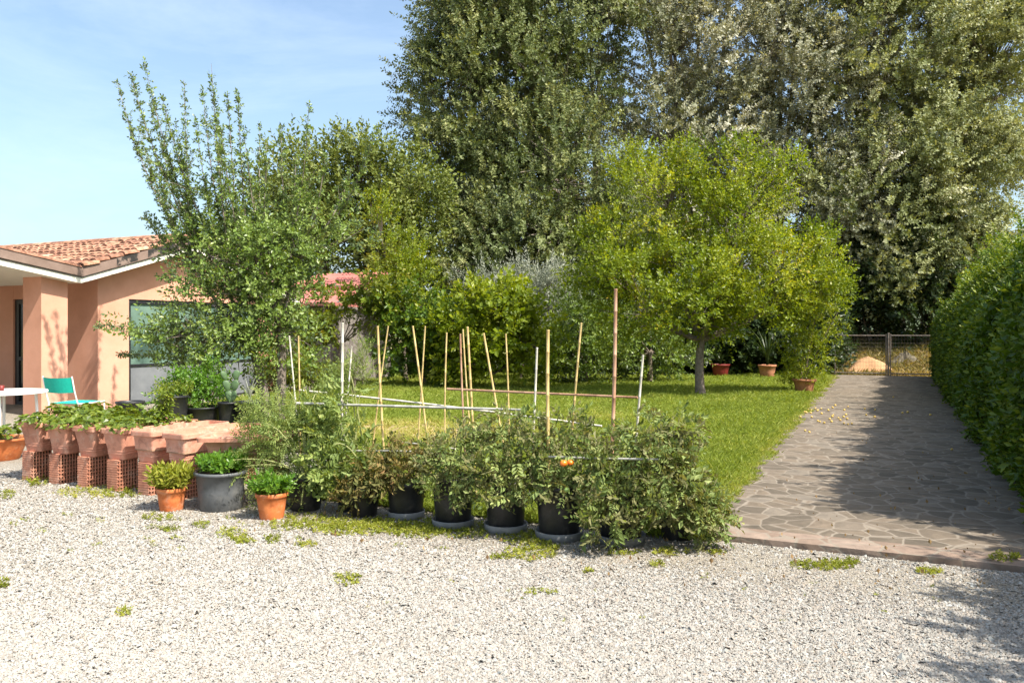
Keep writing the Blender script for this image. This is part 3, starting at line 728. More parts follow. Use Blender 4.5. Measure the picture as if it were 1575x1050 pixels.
def gate():
    o = G(1.6, 24.1, 0)
    for idx, (s0, s1) in enumerate(((-.1, 1.62), (1.70, 3.4))):
        o = G((s0+s1)/2, 24.5, 0)
        root = thing('metal_gate', ['left leaf of the low grey wire mesh gate closing the path, beside the leaning shrub', 'right leaf of the low grey wire mesh gate closing the path, beside the hedge'][idx], 'gate', o, 'leaves of the gate at the path end')
        mb = MB()
        for s in (s0+.03, s1-.03): tube(mb, [G(s, 24.5, -.05), G(s, 24.5, 1.48)], .022, 8)
        for z in (.1, 1.42): tube(mb, [G(s0+.03, 24.5, z), G(s1-.03, 24.5, z)], .02, 8)
        mb.build('frame', M['galv'], root)
        mb = MB()
        for k in range(1, 18): s = s0+(s1-s0)*k/18; tube(mb, [G(s, 24.5, .1), G(s, 24.5, 1.42)], .0035, 3, cap=False)
        for k in range(1, 10): z = .1+1.32*k/10; tube(mb, [G(s0+.03, 24.51, z), G(s1-.03, 24.51, z)], .0035, 3, cap=False)
        mb.build('wire_mesh', M['galv'], root)
    mb = MB(); tube(mb, [G(1.66, 24.5, -.05), G(1.66, 24.5, 1.52)], .036, 8)
    tag(mb.build('gate_post', M['galv'], origin=G(1.66, 24.5, 0)), 'grey metal post between the two leaves of the gate', 'post')
gate()

# ================================================================ TREES
# three big poplars behind the garden
def poplar(name, label, px, d, lobes, leafm, seed, ncl, tpc=7):
    b = P(px, 508, d+3); b[2] = 0
    st = [(b+np.array([dx, dy, 0]), b+np.array([dx*2.2, dy*2.2, 5.5+abs(dx)])) for dx, dy in ((-.9, 0), (.1, .5), (.9, -.2), (.3, -.8))]
    tree(name, label, 'tree', b, lobes, ncl, tpc, TW_BIG, leafm, 'bark_pale', .22, 5.5, 16, seed, .22, .66, .36, 'big poplars behind the garden', st, 1.0, br=.035, tw=.3, cs=.3)
poplar('poplar_tree', 'huge dark green poplar with several trunks, left of the three behind the garden', 850, 33,
       [L(760, 120, 130, 190, 33), L(700, 270, 70, 130, 32), L(850, 60, 130, 210, 34), L(850, 300, 160, 150, 32), L(790, 400, 150, 80, 31), L(690, 60, 45, 100, 33), L(900, -160, 150, 160, 34), L(740, -40, 90, 100, 33), L(665, 155, 42, 60, 33), L(960, 400, 100, 90, 33)], 'leaf_poplar', 11, 900, 17)
poplar('poplar_tree', 'huge silvery poplar with pale trunks rising behind the bright fruit tree', 1130, 35,
       [L(1040, 120, 140, 240, 35), L(1180, 60, 150, 220, 35), L(1150, -200, 200, 170, 36), L(1250, 220, 110, 170, 34), L(1130, 330, 150, 130, 35), L(1000, -120, 130, 150, 35), L(1310, 330, 80, 90, 33)], 'leaf_poplar_silver', 12, 800, 18)
poplar('poplar_tree', 'huge olive green poplar above the gate and hedge, right of the three', 1390, 34,
       [L(1370, 80, 130, 210, 34), L(1450, 250, 100, 160, 33), L(1350, 330, 110, 130, 33), L(1490, 60, 60, 130, 35), L(1400, -150, 170, 150, 35), L(1480, 380, 70, 70, 33), L(1535, 130, 45, 160, 35, 3, 9), L(1560, 60, 30, 90, 35, 3, 5), L(1530, 250, 40, 60, 34, 2, 4), L(1390, 420, 90, 60, 33)], 'leaf_poplar_olive', 13, 900, 17)

# fruit tree in front of the house: upright whips over a leafy skirt
def left_plum():
    d0 = 13.6; base = P(428, 508, d0); base[2] = 0
    rng = np.random.default_rng(21)
    lobes = [L(380, 400, 90, 70, d0), L(340, 470, 80, 60, d0-.3), L(415, 375, 80, 50, d0), L(480, 370, 60, 55, d0+.2), L(300, 380, 50, 55, d0),
             L(350, 540, 70, 45, d0-.4), L(420, 470, 70, 60, d0), L(265, 520, 45, 28, d0-.3, .4, .5), L(300, 556, 45, 26, d0-.4, .4, .4), L(215, 500, 25, 14, d0-.3, .3, .06), L(440, 530, 50, 50, d0, .5), L(330, 330, 40, 45, d0, .4, .3), L(545, 350, 22, 40, d0+.3, .3, .06)]
    root = tree('fruit_tree', 'tall loose fruit tree with upright whippy shoots in front of the glazed door', 'tree', base, lobes, 330, 9, TW_SM, 'leaf_plum', 'bark_red', .085, 1.5, 9, 21, .45, .26, .5, stems=[(base, base+np.array([.05, 0, 1.7])), (base+np.array([-.18, .1, 0]), base+np.array([-.5, 0, 1.5]))], br=.012, ts=1.25)
    tips = [(180, 125, 300, 400), (200, 112, 310, 380), (222, 95, 320, 390), (250, 150, 330, 380), (283, 122, 300, 390), (325, 98, 350, 380), (312, 140, 345, 370), (350, 140, 370, 380), (366, 142, 380, 360),
            (300, 180, 335, 380), (270, 190, 310, 400), (400, 190, 400, 350), (375, 200, 400, 350), (475, 165, 455, 340), (432, 192, 440, 350), (578, 195, 520, 330), (410, 220, 405, 350), (215, 200, 300, 400), (240, 250, 300, 410), (222, 330, 320, 430), (340, 200, 370, 380),
            (150, 500, 330, 530), (186, 545, 320, 570), (160, 505, 300, 545), (245, 425, 340, 440), (250, 285, 330, 400), (500, 240, 480, 350), (455, 240, 450, 350), (540, 260, 500, 350), (380, 240, 400, 370), (232, 160, 310, 380), (335, 170, 360, 380)]
    bm = MB(); pos, dirs, sc = [], [], []
    for (tx, ty, bx, by) in tips:
        dd = d0+rng.uniform(-.9, .9); a = P(bx, by, d0+(dd-d0)*.3); c = P(tx, ty, dd)
        if ty < 450: m = np.array([a[0]*.35+c[0]*.65, (a[1]+c[1])/2, a[2]*.6+c[2]*.4])
        else: m = (a+c)/2+np.array([0, 0, .15])
        pts = bez(a, m, c, 10); tube(bm, pts, np.linspace(.016, .003, 10), 4, cap=False)
        ln = np.linalg.norm(c-a); n = int(ln/.024)
        u = rng.uniform(0, 1, n)**.85
        for q in u:
            p = (1-q)**2*a+2*q*(1-q)*m+q*q*c; tg = norm(2*(1-q)*(m-a)+2*q*(c-m))
            pos.append(p); dirs.append(tg*.9+rng.normal(size=3)*.75); sc.append(rng.uniform(.6, 1.05)*(1-.25*q))
            if rng.uniform() < .10 and q < .75 and ty < 450:      # side shoots
                e = p+(tg*.8+rng.normal(size=3)*.5)*rng.uniform(.15, .4); tube(bm, [p, (p+e)/2+.02*rng.normal(size=3), e], [.005, .004, .002], 3, cap=False)
                for w_ in np.linspace(.1, 1, 6): pos.append(p+(e-p)*w_); dirs.append(e-p+rng.normal(size=3)*.25); sc.append(.6)
    bm.build('shoots', M['bark_red'], root)
    cm = MB(); T2 = [twig_t(6, .11, .085, .5, 60, rng) for _ in range(6)]
    n = len(pos); scatter(cm, T2, np.array(pos), np.array(dirs), np.array(sc), rng, rng.uniform(.3, .8, n))
    cm.build('shoot_leaves', M['leaf_plum'], root)
left_plum()

# bright fruit tree on the lawn
d0 = 19.6; b = P(1078, 608, d0); b[2] = 0
tree('fruit_tree', 'bright yellow green fruit tree with low spreading crown standing on the lawn', 'tree', b,
     [L(1085, 380, 130, 98, d0, None, 2.2), L(1150, 320, 75, 65, d0), L(990, 330, 85, 85, d0), L(1020, 440, 120, 75, d0-.5), L(1170, 420, 110, 80, d0-.2), L(935, 400, 60, 60, d0), L(1075, 480, 90, 42, d0-.8, 1.2), L(960, 490, 55, 45, d0), L(1235, 400, 55, 60, d0), L(1050, 262, 28, 35, d0, .4), L(1140, 258, 40, 36, d0, .5), L(1205, 272, 22, 30, d0, .4), L(880, 400, 24, 60, d0, .4), L(985, 268, 20, 30, d0, .4), L(1210, 470, 50, 45, d0+.3), L(1265, 445, 25, 50, d0, .4), L(1040, 222, 12, 36, d0, .3, .12), L(1132, 215, 16, 38, d0, .3, .16), L(1213, 240, 10, 34, d0, .3, .1), L(978, 245, 10, 34, d0, .3, .1), L(1085, 240, 10, 30, d0, .3, .08), L(905, 335, 12, 30, d0, .3, .08), L(1290, 400, 10, 50, d0, .3, .08)],
     340, 22, TW_SM, 'leaf_bright', 'bark_red', .11, 1.35, 9, 35, .45, .36, .38, br=.014, ts=1.45, tw=.35, cs=.27)

def bush(name, label, px, py, d, lobes, ncl, tpc, tm, leafm, seed, cat='shrub', tr=.05, fork=.4, nl=4, up=.4, spread=.3, ts=1.0, group=None, z=0, **k):
    b = P(px, py, d); b[2] = z
    return tree(name, label, cat, b, lobes, ncl, tpc, tm, leafm, 'bark', tr, fork, nl, seed, up, spread, k.pop('outer', .45), group, ts=ts, br=.012, **k)
# background trees
bush('evergreen_oak', 'round dark evergreen tree beyond the shed, against the sky', 590, 508, 29, [L(560, 290, 65, 70, 29), L(630, 305, 55, 65, 29), L(510, 300, 45, 60, 29), L(600, 380, 85, 80, 29), L(545, 245, 35, 28, 29), L(490, 390, 60, 80, 29)], 260, 13, TW_MED, 'leaf_oak', 41, 'tree', .2, 2.2, 9, .5, .6, 1.8)
bush('evergreen_oak', 'dark evergreen tree behind the upright whippy fruit tree', 430, 508, 31, [L(450, 270, 32, 38, 31), L(440, 350, 60, 80, 31), L(400, 420, 60, 60, 31)], 200, 8, TW_MED, 'leaf_oak', 42, 'tree', .2, 2.2, 6, .5, .8, 2.2)
bush('young_tree', 'slender yellow green young tree right of the red shed roof', 625, 508, 25, [L(625, 400, 28, 45, 25), L(608, 435, 35, 40, 25), L(645, 440, 24, 45, 25), L(590, 350, 10, 45, 25, .3, .2), L(570, 330, 16, 25, 25, .3, .2)], 110, 8, TW_MED, 'leaf_bright', 43, 'tree', .07, 1.2, 5, .9, .35, 1.0)
bush('silver_shrub', 'rounded silver grey shrub in front of the dark trees', 800, 508, 25.5, [L(750, 452, 55, 34, 25.5), L(815, 442, 60, 36, 25.5), L(865, 460, 36, 45, 25.5), L(790, 500, 90, 50, 25.5)], 230, 9, TW_LONG, 'leaf_silver', 44, spread=.3, ts=1.2, up=.7)
bush('laurel_shrub', 'large bright green broad leaved shrub at the middle of the lawn edge', 760, 600, 21.5, [L(770, 500, 75, 60, 21.5), L(720, 530, 50, 50, 21.5), L(820, 530, 45, 55, 21.5), L(760, 468, 50, 28, 21.5), L(700, 488, 34, 28, 21.7)], 190, 8, TW_BROAD, 'leaf_bright', 45, spread=.32, ts=.95, up=.2, outer=.35)
bush('green_shrub', 'mid green shrub between the shed and the broad leaved shrub', 655, 590, 22.5, [L(650, 490, 50, 45, 22.5), L(620, 530, 35, 40, 22.5), L(680, 540, 40, 40, 22.5), L(610, 470, 40, 25, 22.5)], 130, 8, TW_BROAD, 'leaf_hedge', 46, spread=.3, ts=.85, up=.2)
bush('creeper', 'yellowing creeper with orange tinted leaves hanging in front of the shed', 520, 590, 22.8, [L(500, 465, 40, 25, 22.8, .5), L(560, 475, 55, 25, 22.8, .5), L(470, 510, 30, 40, 22.8, .5), L(610, 450, 30, 20, 22.8, .5), L(500, 500, 40, 20, 22.8, .4), L(574, 446, 26, 20, 22.4, .4, .8)], 90, 8, TW_BROAD, 'leaf_yellow', 47, 'creeper', .04, 1.2, 6, -.1, .25, .8)
bush('yellowing_shrub', 'low yellowing shrub at the foot of the shed, left side', 455, 600, 20.5, [L(450, 560, 40, 32, 20.5), L(480, 585, 30, 22, 20.5), L(420, 580, 30, 25, 20.5)], 80, 8, TW_MED, 'leaf_yellow', 48, spread=.25, ts=.9)
bush('wispy_shrub', 'pale wispy shrub in front of the grey shed wall', 545, 610, 19.5, [L(540, 585, 34, 24, 19.5), L(560, 565, 14, 30, 19.5), L(515, 595, 24, 18, 19.5)], 55, 6, TW_LONG, 'leaf_airy', 49, spread=.2, ts=.8, up=.9)
bush('small_tree', 'small dark leaved tree left of the bright fruit tree, low crown over the lawn', 900, 600, 23.5, [L(890, 520, 45, 42, 23.5), L(860, 550, 34, 34, 23.5), L(925, 550, 36, 34, 23.5), L(900, 480, 36, 24, 23.5)], 130, 8, TW_MED, 'leaf_plum', 50, 'tree', .07, .7, 6, .1, .35, 1.2)
bush('small_tree', 'small shaded tree right behind the low crown of the bright fruit tree', 1000, 598, 24.0, [L(990, 520, 50, 40, 24.5), L(1030, 545, 36, 26, 24.5), L(950, 540, 30, 30, 24.5)], 120, 8, TW_MED, 'leaf_plum', 51, 'tree', .08, .9, 6, .1, .35, 1.2)
k = 0
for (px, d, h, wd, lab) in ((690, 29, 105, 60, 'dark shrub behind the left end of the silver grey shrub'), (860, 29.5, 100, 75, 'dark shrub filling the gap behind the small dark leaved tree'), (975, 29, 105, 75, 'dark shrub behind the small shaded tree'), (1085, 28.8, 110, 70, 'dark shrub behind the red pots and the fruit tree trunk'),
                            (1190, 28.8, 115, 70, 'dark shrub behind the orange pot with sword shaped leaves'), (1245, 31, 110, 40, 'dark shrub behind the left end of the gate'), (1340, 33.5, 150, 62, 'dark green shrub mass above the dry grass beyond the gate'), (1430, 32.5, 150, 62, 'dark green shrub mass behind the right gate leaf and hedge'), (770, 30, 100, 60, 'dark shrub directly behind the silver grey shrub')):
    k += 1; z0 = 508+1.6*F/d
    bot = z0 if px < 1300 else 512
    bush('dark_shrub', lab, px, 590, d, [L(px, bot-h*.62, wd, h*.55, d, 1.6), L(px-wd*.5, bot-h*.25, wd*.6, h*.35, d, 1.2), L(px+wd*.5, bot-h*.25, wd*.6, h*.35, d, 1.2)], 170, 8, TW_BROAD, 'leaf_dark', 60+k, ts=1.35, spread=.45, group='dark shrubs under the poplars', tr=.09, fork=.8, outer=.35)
# bushes and pots beside the house
bush('leafy_bush', 'rounded leafy bush before the grey lower panels of the glazed door', 305, 640, 12.6, [L(300, 600, 42, 26, 12.6), L(325, 590, 25, 25, 12.6), L(270, 610, 25, 18, 12.5)], 75, 8, TW_SM, 'leaf_basil', 71, spread=.12, ts=.9, tr=.02, fork=.3, z=0)

# clipped hedge along the right of the path
def hedge():
    o = G(4.4, 10, 0); root = thing('hedge', 'tall clipped bright green hedge along the right side of the path', 'hedge', o)
    rng = np.random.default_rng(9)
    def sf(t): return np.where(t > .9, 2.45+.025*t, np.where(t > -.3, 3.5, 3.2))
    def top(t): return 2.68+.010*t+.38*np.exp(-((t-2.9)/.8)**2)+.10*np.sin(t*1.3)+.07*np.sin(t*3.7+1)
    pos, dirs, sc = [], [], []
    def face(n, t0, t1, mode):
        t = rng.uniform(t0, t1, n); u = rng.uniform(0, 1, n); H = top(t)
        if mode == 'L':
            z = .04+u*(H-.05); bulge = .10*np.sin(t*2.1+z*2)+.07*np.sin(t*5+z*4)+.05*np.sin(t*11-z*7); rnd = np.clip((z-H+1.35)/1.35, 0, 1)**1.5*.85
            s = sf(t)+.12+rnd-bulge*.7+np.abs(rng.normal(size=n))*.13; dr = np.stack([-np.ones(n), np.zeros(n), np.full(n, .6)], -1)
        elif mode == 'R':
            z = .04+u*(H-.05); s = 5.05-np.abs(rng.normal(size=n))*.13; dr = np.stack([np.ones(n), np.zeros(n), np.full(n, .45)], -1)
        else:
            s = sf(t)+.9+(4.15-sf(t))*u; z = H-.07+.07*np.sin(s*6+t*4)-np.abs(rng.normal(size=n))*.10; dr = np.stack([np.zeros(n)-.15, np.zeros(n), np.ones(n)], -1)
        dr = dr+rng.normal(size=(n, 3))*.42
        xy = O2+s[:, None]*V2+t[:, None]*U2; dxy = dr[:, :1]*V2+dr[:, 1:2]*U2
        pos.append(np.column_stack([xy, z])); dirs.append(np.column_stack([dxy, dr[:, 2]])); sc.append(rng.uniform(.8, 1.25, n))
    face(22500, .95, 24, 'L'); face(3200, -5.5, .85, 'L'); face(9500, -5.5, 24, 'T'); face(3500, -5.5, 24, 'R')
    n = 700; z = rng.uniform(.1, 2.6, n); s = rng.uniform(3.2, 5, n); xy = O2+s[:, None]*V2+(24+0*s)[:, None]*U2
    pos.append(np.column_stack([xy, z])); dirs.append(np.column_stack([np.tile(U2, (n, 1)), np.full(n, .3)])+rng.normal(size=(n, 3))*.4); sc.append(np.ones(n))
    # ragged new shoots above the clipped top
    n = 900; t = rng.uniform(-5.5, 24, n); s = sf(t)+rng.uniform(.6, 1.9, n); xy = O2+s[:, None]*V2+t[:, None]*U2
    pos.append(np.column_stack([xy, top(t)+rng.uniform(0, .14, n)])); dirs.append(np.column_stack([rng.normal(size=(n, 2))*.3, np.ones(n)])); sc.append(rng.uniform(.8, 1.5, n))
    for _ in range(170):                     # long unclipped shoots
        t = rng.uniform(-5, 14); s = sf(t)+rng.uniform(.5, 1.2); q = O2+s*V2+t*U2; L_ = rng.uniform(.15, .55); b = np.array([q[0], q[1], float(top(t))-.1]); dr = norm(np.array([-.35+rng.normal()*.3, rng.normal()*.3, 1]))
        m = 6; pos.append(b+dr*np.linspace(.1, 1, m)[:, None]*L_); dirs.append(np.tile(dr, (m, 1))+rng.normal(size=(m, 3))*.35); sc.append(np.full(m, .75))
    pos = np.concatenate(pos); dirs = np.concatenate(dirs); sc = np.concatenate(sc)
    T = [twig_t(10, .19, .085, .48, 62, rng) for _ in range(7)]
    ct = np.clip(.42+.27*vn(pos[:, 0]*1.5, pos[:, 1]*1.5+pos[:, 2]*2, 1.5)+rng.normal(size=len(pos))*.12+.25*np.clip(pos[:, 2]-2.3, 0, 1), 0, 1)  # leaves tinted lighter towards the top to give it a sunlit look
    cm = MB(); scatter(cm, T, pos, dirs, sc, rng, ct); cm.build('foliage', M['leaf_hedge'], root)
    mb = MB(); A = []
    for t in np.linspace(-5.3, 23.8, 40):
        A.append(np.array([G(sf(t)+.42, t, 0), G(sf(t)+.42, t, top(t)-1.3), G(sf(t)+1.25, t, top(t)-.3), G(4.7, t, top(t)-.28), G(4.78, t, 0)]))
    loft(mb, A); mb.build('light_block_core', M['bark'], root)  # solid core added inside the foliage to block light
hedge()

# ================================================================ PLANTERS AND POTS
def leafset(n, box_, tm, ts, rng, up=.6, ct=None, jit=.5):
    pos = np.array(box_[0])+rng.uniform(-1, 1, (n, 3))*np.array(box_[1])
    return pos, np.array([0, 0, up])+rng.normal(size=(n, 3))*jit, ts*rng.uniform(.7, 1.3, n)
STRAW = [None]
def straw_t(rng):
    """a strawberry leaf: stalk up, three broad toothed leaflets"""
    V, Fs, T = [], [], []; k = 0; c = np.array([0, .03, .11])
    V += [np.array([-.002, 0, 0]), np.array([.002, 0, 0]), c+np.array([.002, 0, 0]), c-np.array([.002, 0, 0])]; Fs.append([0, 1, 2, 3]); T.append(.7); k = 4
    for a in (-1.25, 0, 1.25):
        d = norm(np.array([math.sin(a), math.cos(a), rng.uniform(-.2, .35)])); side = norm(np.cross(d, [0, 0, 1.])); up = np.cross(side, d); l = .065*rng.uniform(.85, 1.15)
        m = c+d*l*.55-up*.004
        V += [c, m+side*l*.42+up*.014, c+d*l, m]; Fs.append([k, k+1, k+2, k+3]); V += [c, m, c+d*l, m-side*l*.42+up*.014]; Fs.append([k+4, k+5, k+6, k+7]); k += 8
        tt = rng.uniform(0, 1); T += [tt, tt]
    return np.array(V), np.array(Fs), np.array(T)
STR = [straw_t(rg) for _ in range(6)]

def hollow_brick(c, ex, label, group):
    """c = centre of the base, standing 0.31 m high"""
    root = thing('hollow_brick', label, 'brick', c, group); ex = np.array(ex); ey = np.array([-ex[1], ex[0]])
    mb = MB(); rings = []; z = .0; w_, l_ = .15, .235
    for i in range(13):
        z0 = .004+i*.0235
        for dz, ins in ((0, 0), (.015, 0), (.017, .006), (.0215, .006)):
            rings.append(rrect(c, ex, w_-2*ins, l_-2*ins, .004, c[2]+z0+dz, 1))
    rings.append(rrect(c, ex, w_, l_, .004, c[2]+.31, 1))
    loft(mb, rings); mb.build('block', M['brickhollow'], root)
    mb = MB(); A = np.append(ex, 0); B = np.append(ey, 0)
    for sgn in (1,):
        f = np.array(c)+A*sgn*(w_/2+.010)
        for k in range(7): obox(mb, f+B*(-l_/2+.0175+k*(l_-.035)/6)+np.array([0, 0, .155]), A*.0095, B*.0035, (0, 0, .154))
        for k in range(9): obox(mb, f+np.array([0, 0, .006+k*.298/8])-A*.001, A*.0085, B*(l_/2-.002), (0, 0, .0035))
        mb.build('hole_lattice', M['brickhollow'], root)
        mb = MB(); obox(mb, np.array(c)+A*(w_/2+.0012)+np.array([0, 0, .155]), A*.0008, B*(l_/2-.012), (0, 0, .148)); mb.build('hole_shade', M['soil'], root)  # thin dark sheet behind the lattice stands for shade in the holes
    return root
def planter(c, ex, w_, l_, label, soil_z=.24, h=.31, veg=None, seed=0, group='terracotta trough planters on hollow bricks', mat='terracotta'):
    c = np.array(c, float); root = thing('planter', label, 'planter', c, group); ex = np.array(ex)
    mb = MB(); z = c[2]
    prof = [(0, .62, .02), (.004, .635, .03), (.05, .68, .03), (.053, .70, .03), (.062, .70, .03), (.065, .69, .03), (.075, .695, .03), (.078, .71, .03), (.087, .71, .03), (.09, .70, .03), (h-.055, .88, .035), (h-.05, .90, .035), (h-.047, .99, .04), (h-.012, 1.0, .045), (h, .985, .045), (h, .87, .03), (h-.03, .86, .03), (soil_z, .80, .03)]
    rings = [rrect(c, ex, w_*k, l_-(1-k)*w_, r, z+zz) for zz, k, r in prof]
    loft(mb, rings, cap1=False); mb.build('trough', M[mat], root, False)
    mb = MB(); loft(mb, [rrect(c, ex, w_*.84, l_-.19*w_, .03, z+soil_z-.01), rrect(c, ex, w_*.81, l_-.19*w_, .03, z+soil_z)], cap0=False)
    mb.build('soil', M['soil_dry'] if veg is None else M['soil'], root)
    if veg:
        r_ = np.random.default_rng(seed); n, ts, spread = veg; ey = np.array([-ex[1], ex[0]])
        a = r_.uniform(-.5, .5, (n, 2))*np.array([w_*spread, l_*.98]); xy = c[:2]+a[:, :1]*ex+a[:, 1:]*ey
        pos = np.column_stack([xy, z+soil_z+r_.uniform(0, .05, n)+.09*np.clip(vn(xy[:, 0]*3, xy[:, 1]*3, 1.6, seed), -.2, 1)])
        edge = a/np.array([w_, l_]); out = edge[:, :1]*2*ex+edge[:, 1:]*2*ey
        dirs = np.column_stack([out*.5, np.full(n, 1.)])+r_.normal(size=(n, 3))*.4
        m = MB(); scatter(m, STR, pos, dirs, ts*r_.uniform(.7, 1.25, n), r_, r_.uniform(.1, .9, n)); m.build('strawberry_plants', M['leaf_straw'], root)
    return root
ex0 = V2.copy()
B0 = np.array([-5.13, 8.50]); DV = np.array([.398, -.187])
plab = ['terracotta trough of strawberry plants at the far left end of the row', 'terracotta trough of strawberry plants, second from the left end of the row', 'terracotta trough with a small strawberry clump at its front, third from the left', 'terracotta trough full of low green plants and one tall leafy sprig, fourth from the left',
        'empty terracotta trough with dry soil, leftmost of the three without plants', 'empty terracotta trough with dry soil, between the other two without plants']
blab = ['ribbed hollow brick under the leftmost strawberry trough', 'hollow brick under the second trough from the left', 'ribbed hollow brick under the trough with the small strawberry clump', 'smooth faced hollow brick under the trough with the tall leafy sprig', 'hollow brick under the leftmost empty trough, beside the small orange pot', 'hollow brick between the small orange pot and the big grey pot']
vegs = [(230, .85, 1.0), (230, .85, 1.0), (210, .85, 1.0), (230, .62, .95), None, None]
for i in range(6):
    bxy = B0+DV*i; hollow_brick(np.array([bxy[0], bxy[1]+.1, 0]), ex0, blab[i], 'hollow bricks carrying the planters')
    q = bxy+U2*.74; hollow_brick(np.array([q[0], q[1]+.1, 0]), ex0, 'hollow brick carrying the back end of a trough, hidden behind the front row', 'hollow bricks at the back of the planters')
    cc = bxy+np.array([0, .1])+U2*.36
    dx = np.array([math.cos(R(-18-2*i)), math.sin(R(-18-2*i))])
    planter((cc[0], cc[1], .312), dx, .335, 1.0, plab[i], soil_z=.24 if vegs[i] else .13, veg=vegs[i], seed=80+i)
bxy = B0+DV*6+np.array([.05, 0])
hollow_brick(np.array([bxy[0]+.02, bxy[1]+.12, 0]), ex0, 'hollow brick behind the big grey pot', 'hollow bricks carrying the planters')
hollow_brick(np.array([bxy[0]+.45, bxy[1]+.12, 0]), ex0, 'hollow brick under the last trough, hidden by feathery foliage', 'hollow bricks carrying the planters')
planter((bxy[0]+.21, bxy[1]+.15, .312), np.array([math.cos(R(4)), math.sin(R(4))]), .86, .44, 'empty terracotta trough standing crosswise at the right end of the row', soil_z=.14)
# tall sprig growing in the fourth trough
def sprig():
    r_ = np.random.default_rng(4); c = B0+DV*3+U2*.45; b = np.array([c[0]+.02, c[1]+.1, .56])
    par = [o for o in ROOTS if o['label'] == plab[3]][0]
    m = MB(); T = [comp_t(4, .10, .055, .5, .6, r_) for _ in range(4)]; pos, dr = [], []; st = MB()
    for k in range(4):
        tip = b+np.array([r_.uniform(-.09, .09), r_.uniform(-.1, .1), r_.uniform(.28, .46)]); pts = bez(b, (b+tip)/2+r_.normal(size=3)*.02, tip, 6); tube(st, pts, np.linspace(.005, .002, 6), 4, cap=False)
        for u in np.linspace(.15, 1, 20):
            p = b+(tip-b)*u; a = r_.uniform(0, 6.28); pos.append(p); dr.append((math.cos(a), math.sin(a), r_.uniform(-.1, .8)))
    scatter(m, T, np.array(pos), np.array(dr), r_.uniform(.7, 1.2, len(pos)), r_, r_.uniform(.4, .9, len(pos)), up=(0, 0, 1)); m.build('tall_sprig_leaves', M['leaf_straw'], par); st.build('tall_sprig_stems', M['stem'], par)
sprig()

def pot(c, r0, r1, h, mat, root, rim=.02, soil='soil', sd=.04, rimh=.03, saucer=None):
    z = c[2]; mb = MB(); pr = [(r0*.97, 0), (r0, .006), (r0+(r1-r0)*.5, h*.5), (r1-.004, h-rimh-.004), (r1+rim*.3, h-rimh), (r1+rim, h-rimh+.004), (r1+rim, h-.006), (r1+rim*.7, h), (r1-.008, h), (r1-.014, h-.02), (r1-.016, h-sd)]
    zb = .012 if saucer else 0
    loft(mb, [circ(c, r, z+zb+zz) for r, zz in pr], cap1=False); mb.build('pot', M[mat], root, True)
    mb = MB(); loft(mb, [circ(c, r1-.013, z+zb+h-sd-.004), circ(c, r1-.013, z+zb+h-sd)], cap0=False); mb.build('soil', M[soil], root)
    if saucer:
        mb = MB(); loft(mb, [circ(c, r, z+zz) for r, zz in ((saucer-.02, 0), (saucer-.006, .004), (saucer, .06), (saucer-.004, .065), (saucer-.009, .06), (saucer-.02, .012), (.02, .011))]); mb.build('saucer', M['saucer'], root, True)
def gpt(px, py):
    p = P(px, py, 1960/(py-508)); p[2] = 0; return p
# big grey pot of basil-like seedlings
r_ = np.random.default_rng(14)
c = gpt(340, 781); root = thing('potted_plant', 'big grey plastic pot of fresh green seedlings in front of the crosswise trough', 'potted plant', c)
pot(c, .185, .215, .34, 'grey_plastic', root, rim=.018, sd=.02)
n = 260; a = r_.uniform(0, 6.28, n); rr = .19*r_.uniform(0, 1, n)**.5
pos = np.column_stack([c[0]+rr*np.cos(a), c[1]+rr*np.sin(a), .34+r_.uniform(0, .10, n)*(1-.4*rr/.2)])
mb = MB(); scatter(mb, [twig_t(9, .07, .045, .6, 70, r_) for _ in range(4)], pos, np.column_stack([np.cos(a)*.4, np.sin(a)*.4, np.ones(n)])+r_.normal(size=(n, 3))*.3, r_.uniform(.7, 1.2, n), r_, r_.uniform(.2, .9, n)); mb.build('foliage', M['leaf_basil'], root)
def small_pot(px, py, r0, r1, h, label, n, leafm, ls, hh, seed, fw=1.2, mat='terracotta_orange', arch=.5):
    r_ = np.random.default_rng(seed); c = gpt(px, py); root = thing('potted_plant', label, 'potted plant', c); pot(c, r0, r1, h, mat, root, rim=.008, rimh=.035)
    a = r_.uniform(0, 6.28, n); rr = r1*.8*r_.uniform(0, 1, n)**.5
    pos = np.column_stack([c[0]+rr*np.cos(a), c[1]+rr*np.sin(a), h-.02+r_.uniform(0, hh, n)])
    T = [twig_t(10, ls*2.2, ls, .35, 50, r_) for _ in range(4)]
    mb = MB(); scatter(mb, T, pos, np.column_stack([np.cos(a)*arch*fw, np.sin(a)*arch*fw, np.ones(n)])+r_.normal(size=(n, 3))*.3, r_.uniform(.7, 1.25, n), r_, r_.uniform(.2, 1, n)); mb.build('foliage', M[leafm], root)
    return root
small_pot(264, 783, .10, .125, .20, 'small orange pot with bushy yellow green leaves beside the big grey pot', 240, 'leaf_weed', .055, .10, 15, 1.5)
small_pot(418, 796, .10, .130, .22, 'small orange pot in front of the feathery tall plants', 130, 'leaf_basil', .055, .05, 16, 1.6)
# terracotta bowl at the left edge
c = P(2, 708, 9.9); c[2] = 0
root = thing('bowl_pot', 'shallow orange terracotta bowl with small plants behind the leftmost trough', 'pot', c); pot(c, .2, .30, .27, 'terracotta_orange', root, rim=.012)
mb = MB(); n = 60; scatter(mb, STR, np.column_stack([c[0]+r_.uniform(-.2, .2, n), c[1]+r_.uniform(-.2, .2, n), .25+r_.uniform(0, .05, n)]), np.array([0, 0, 1])+r_.normal(size=(n, 3))*.4, 1.0, r_, r_.uniform(0, 1, n)); mb.build('foliage', M['leaf_straw'], root)

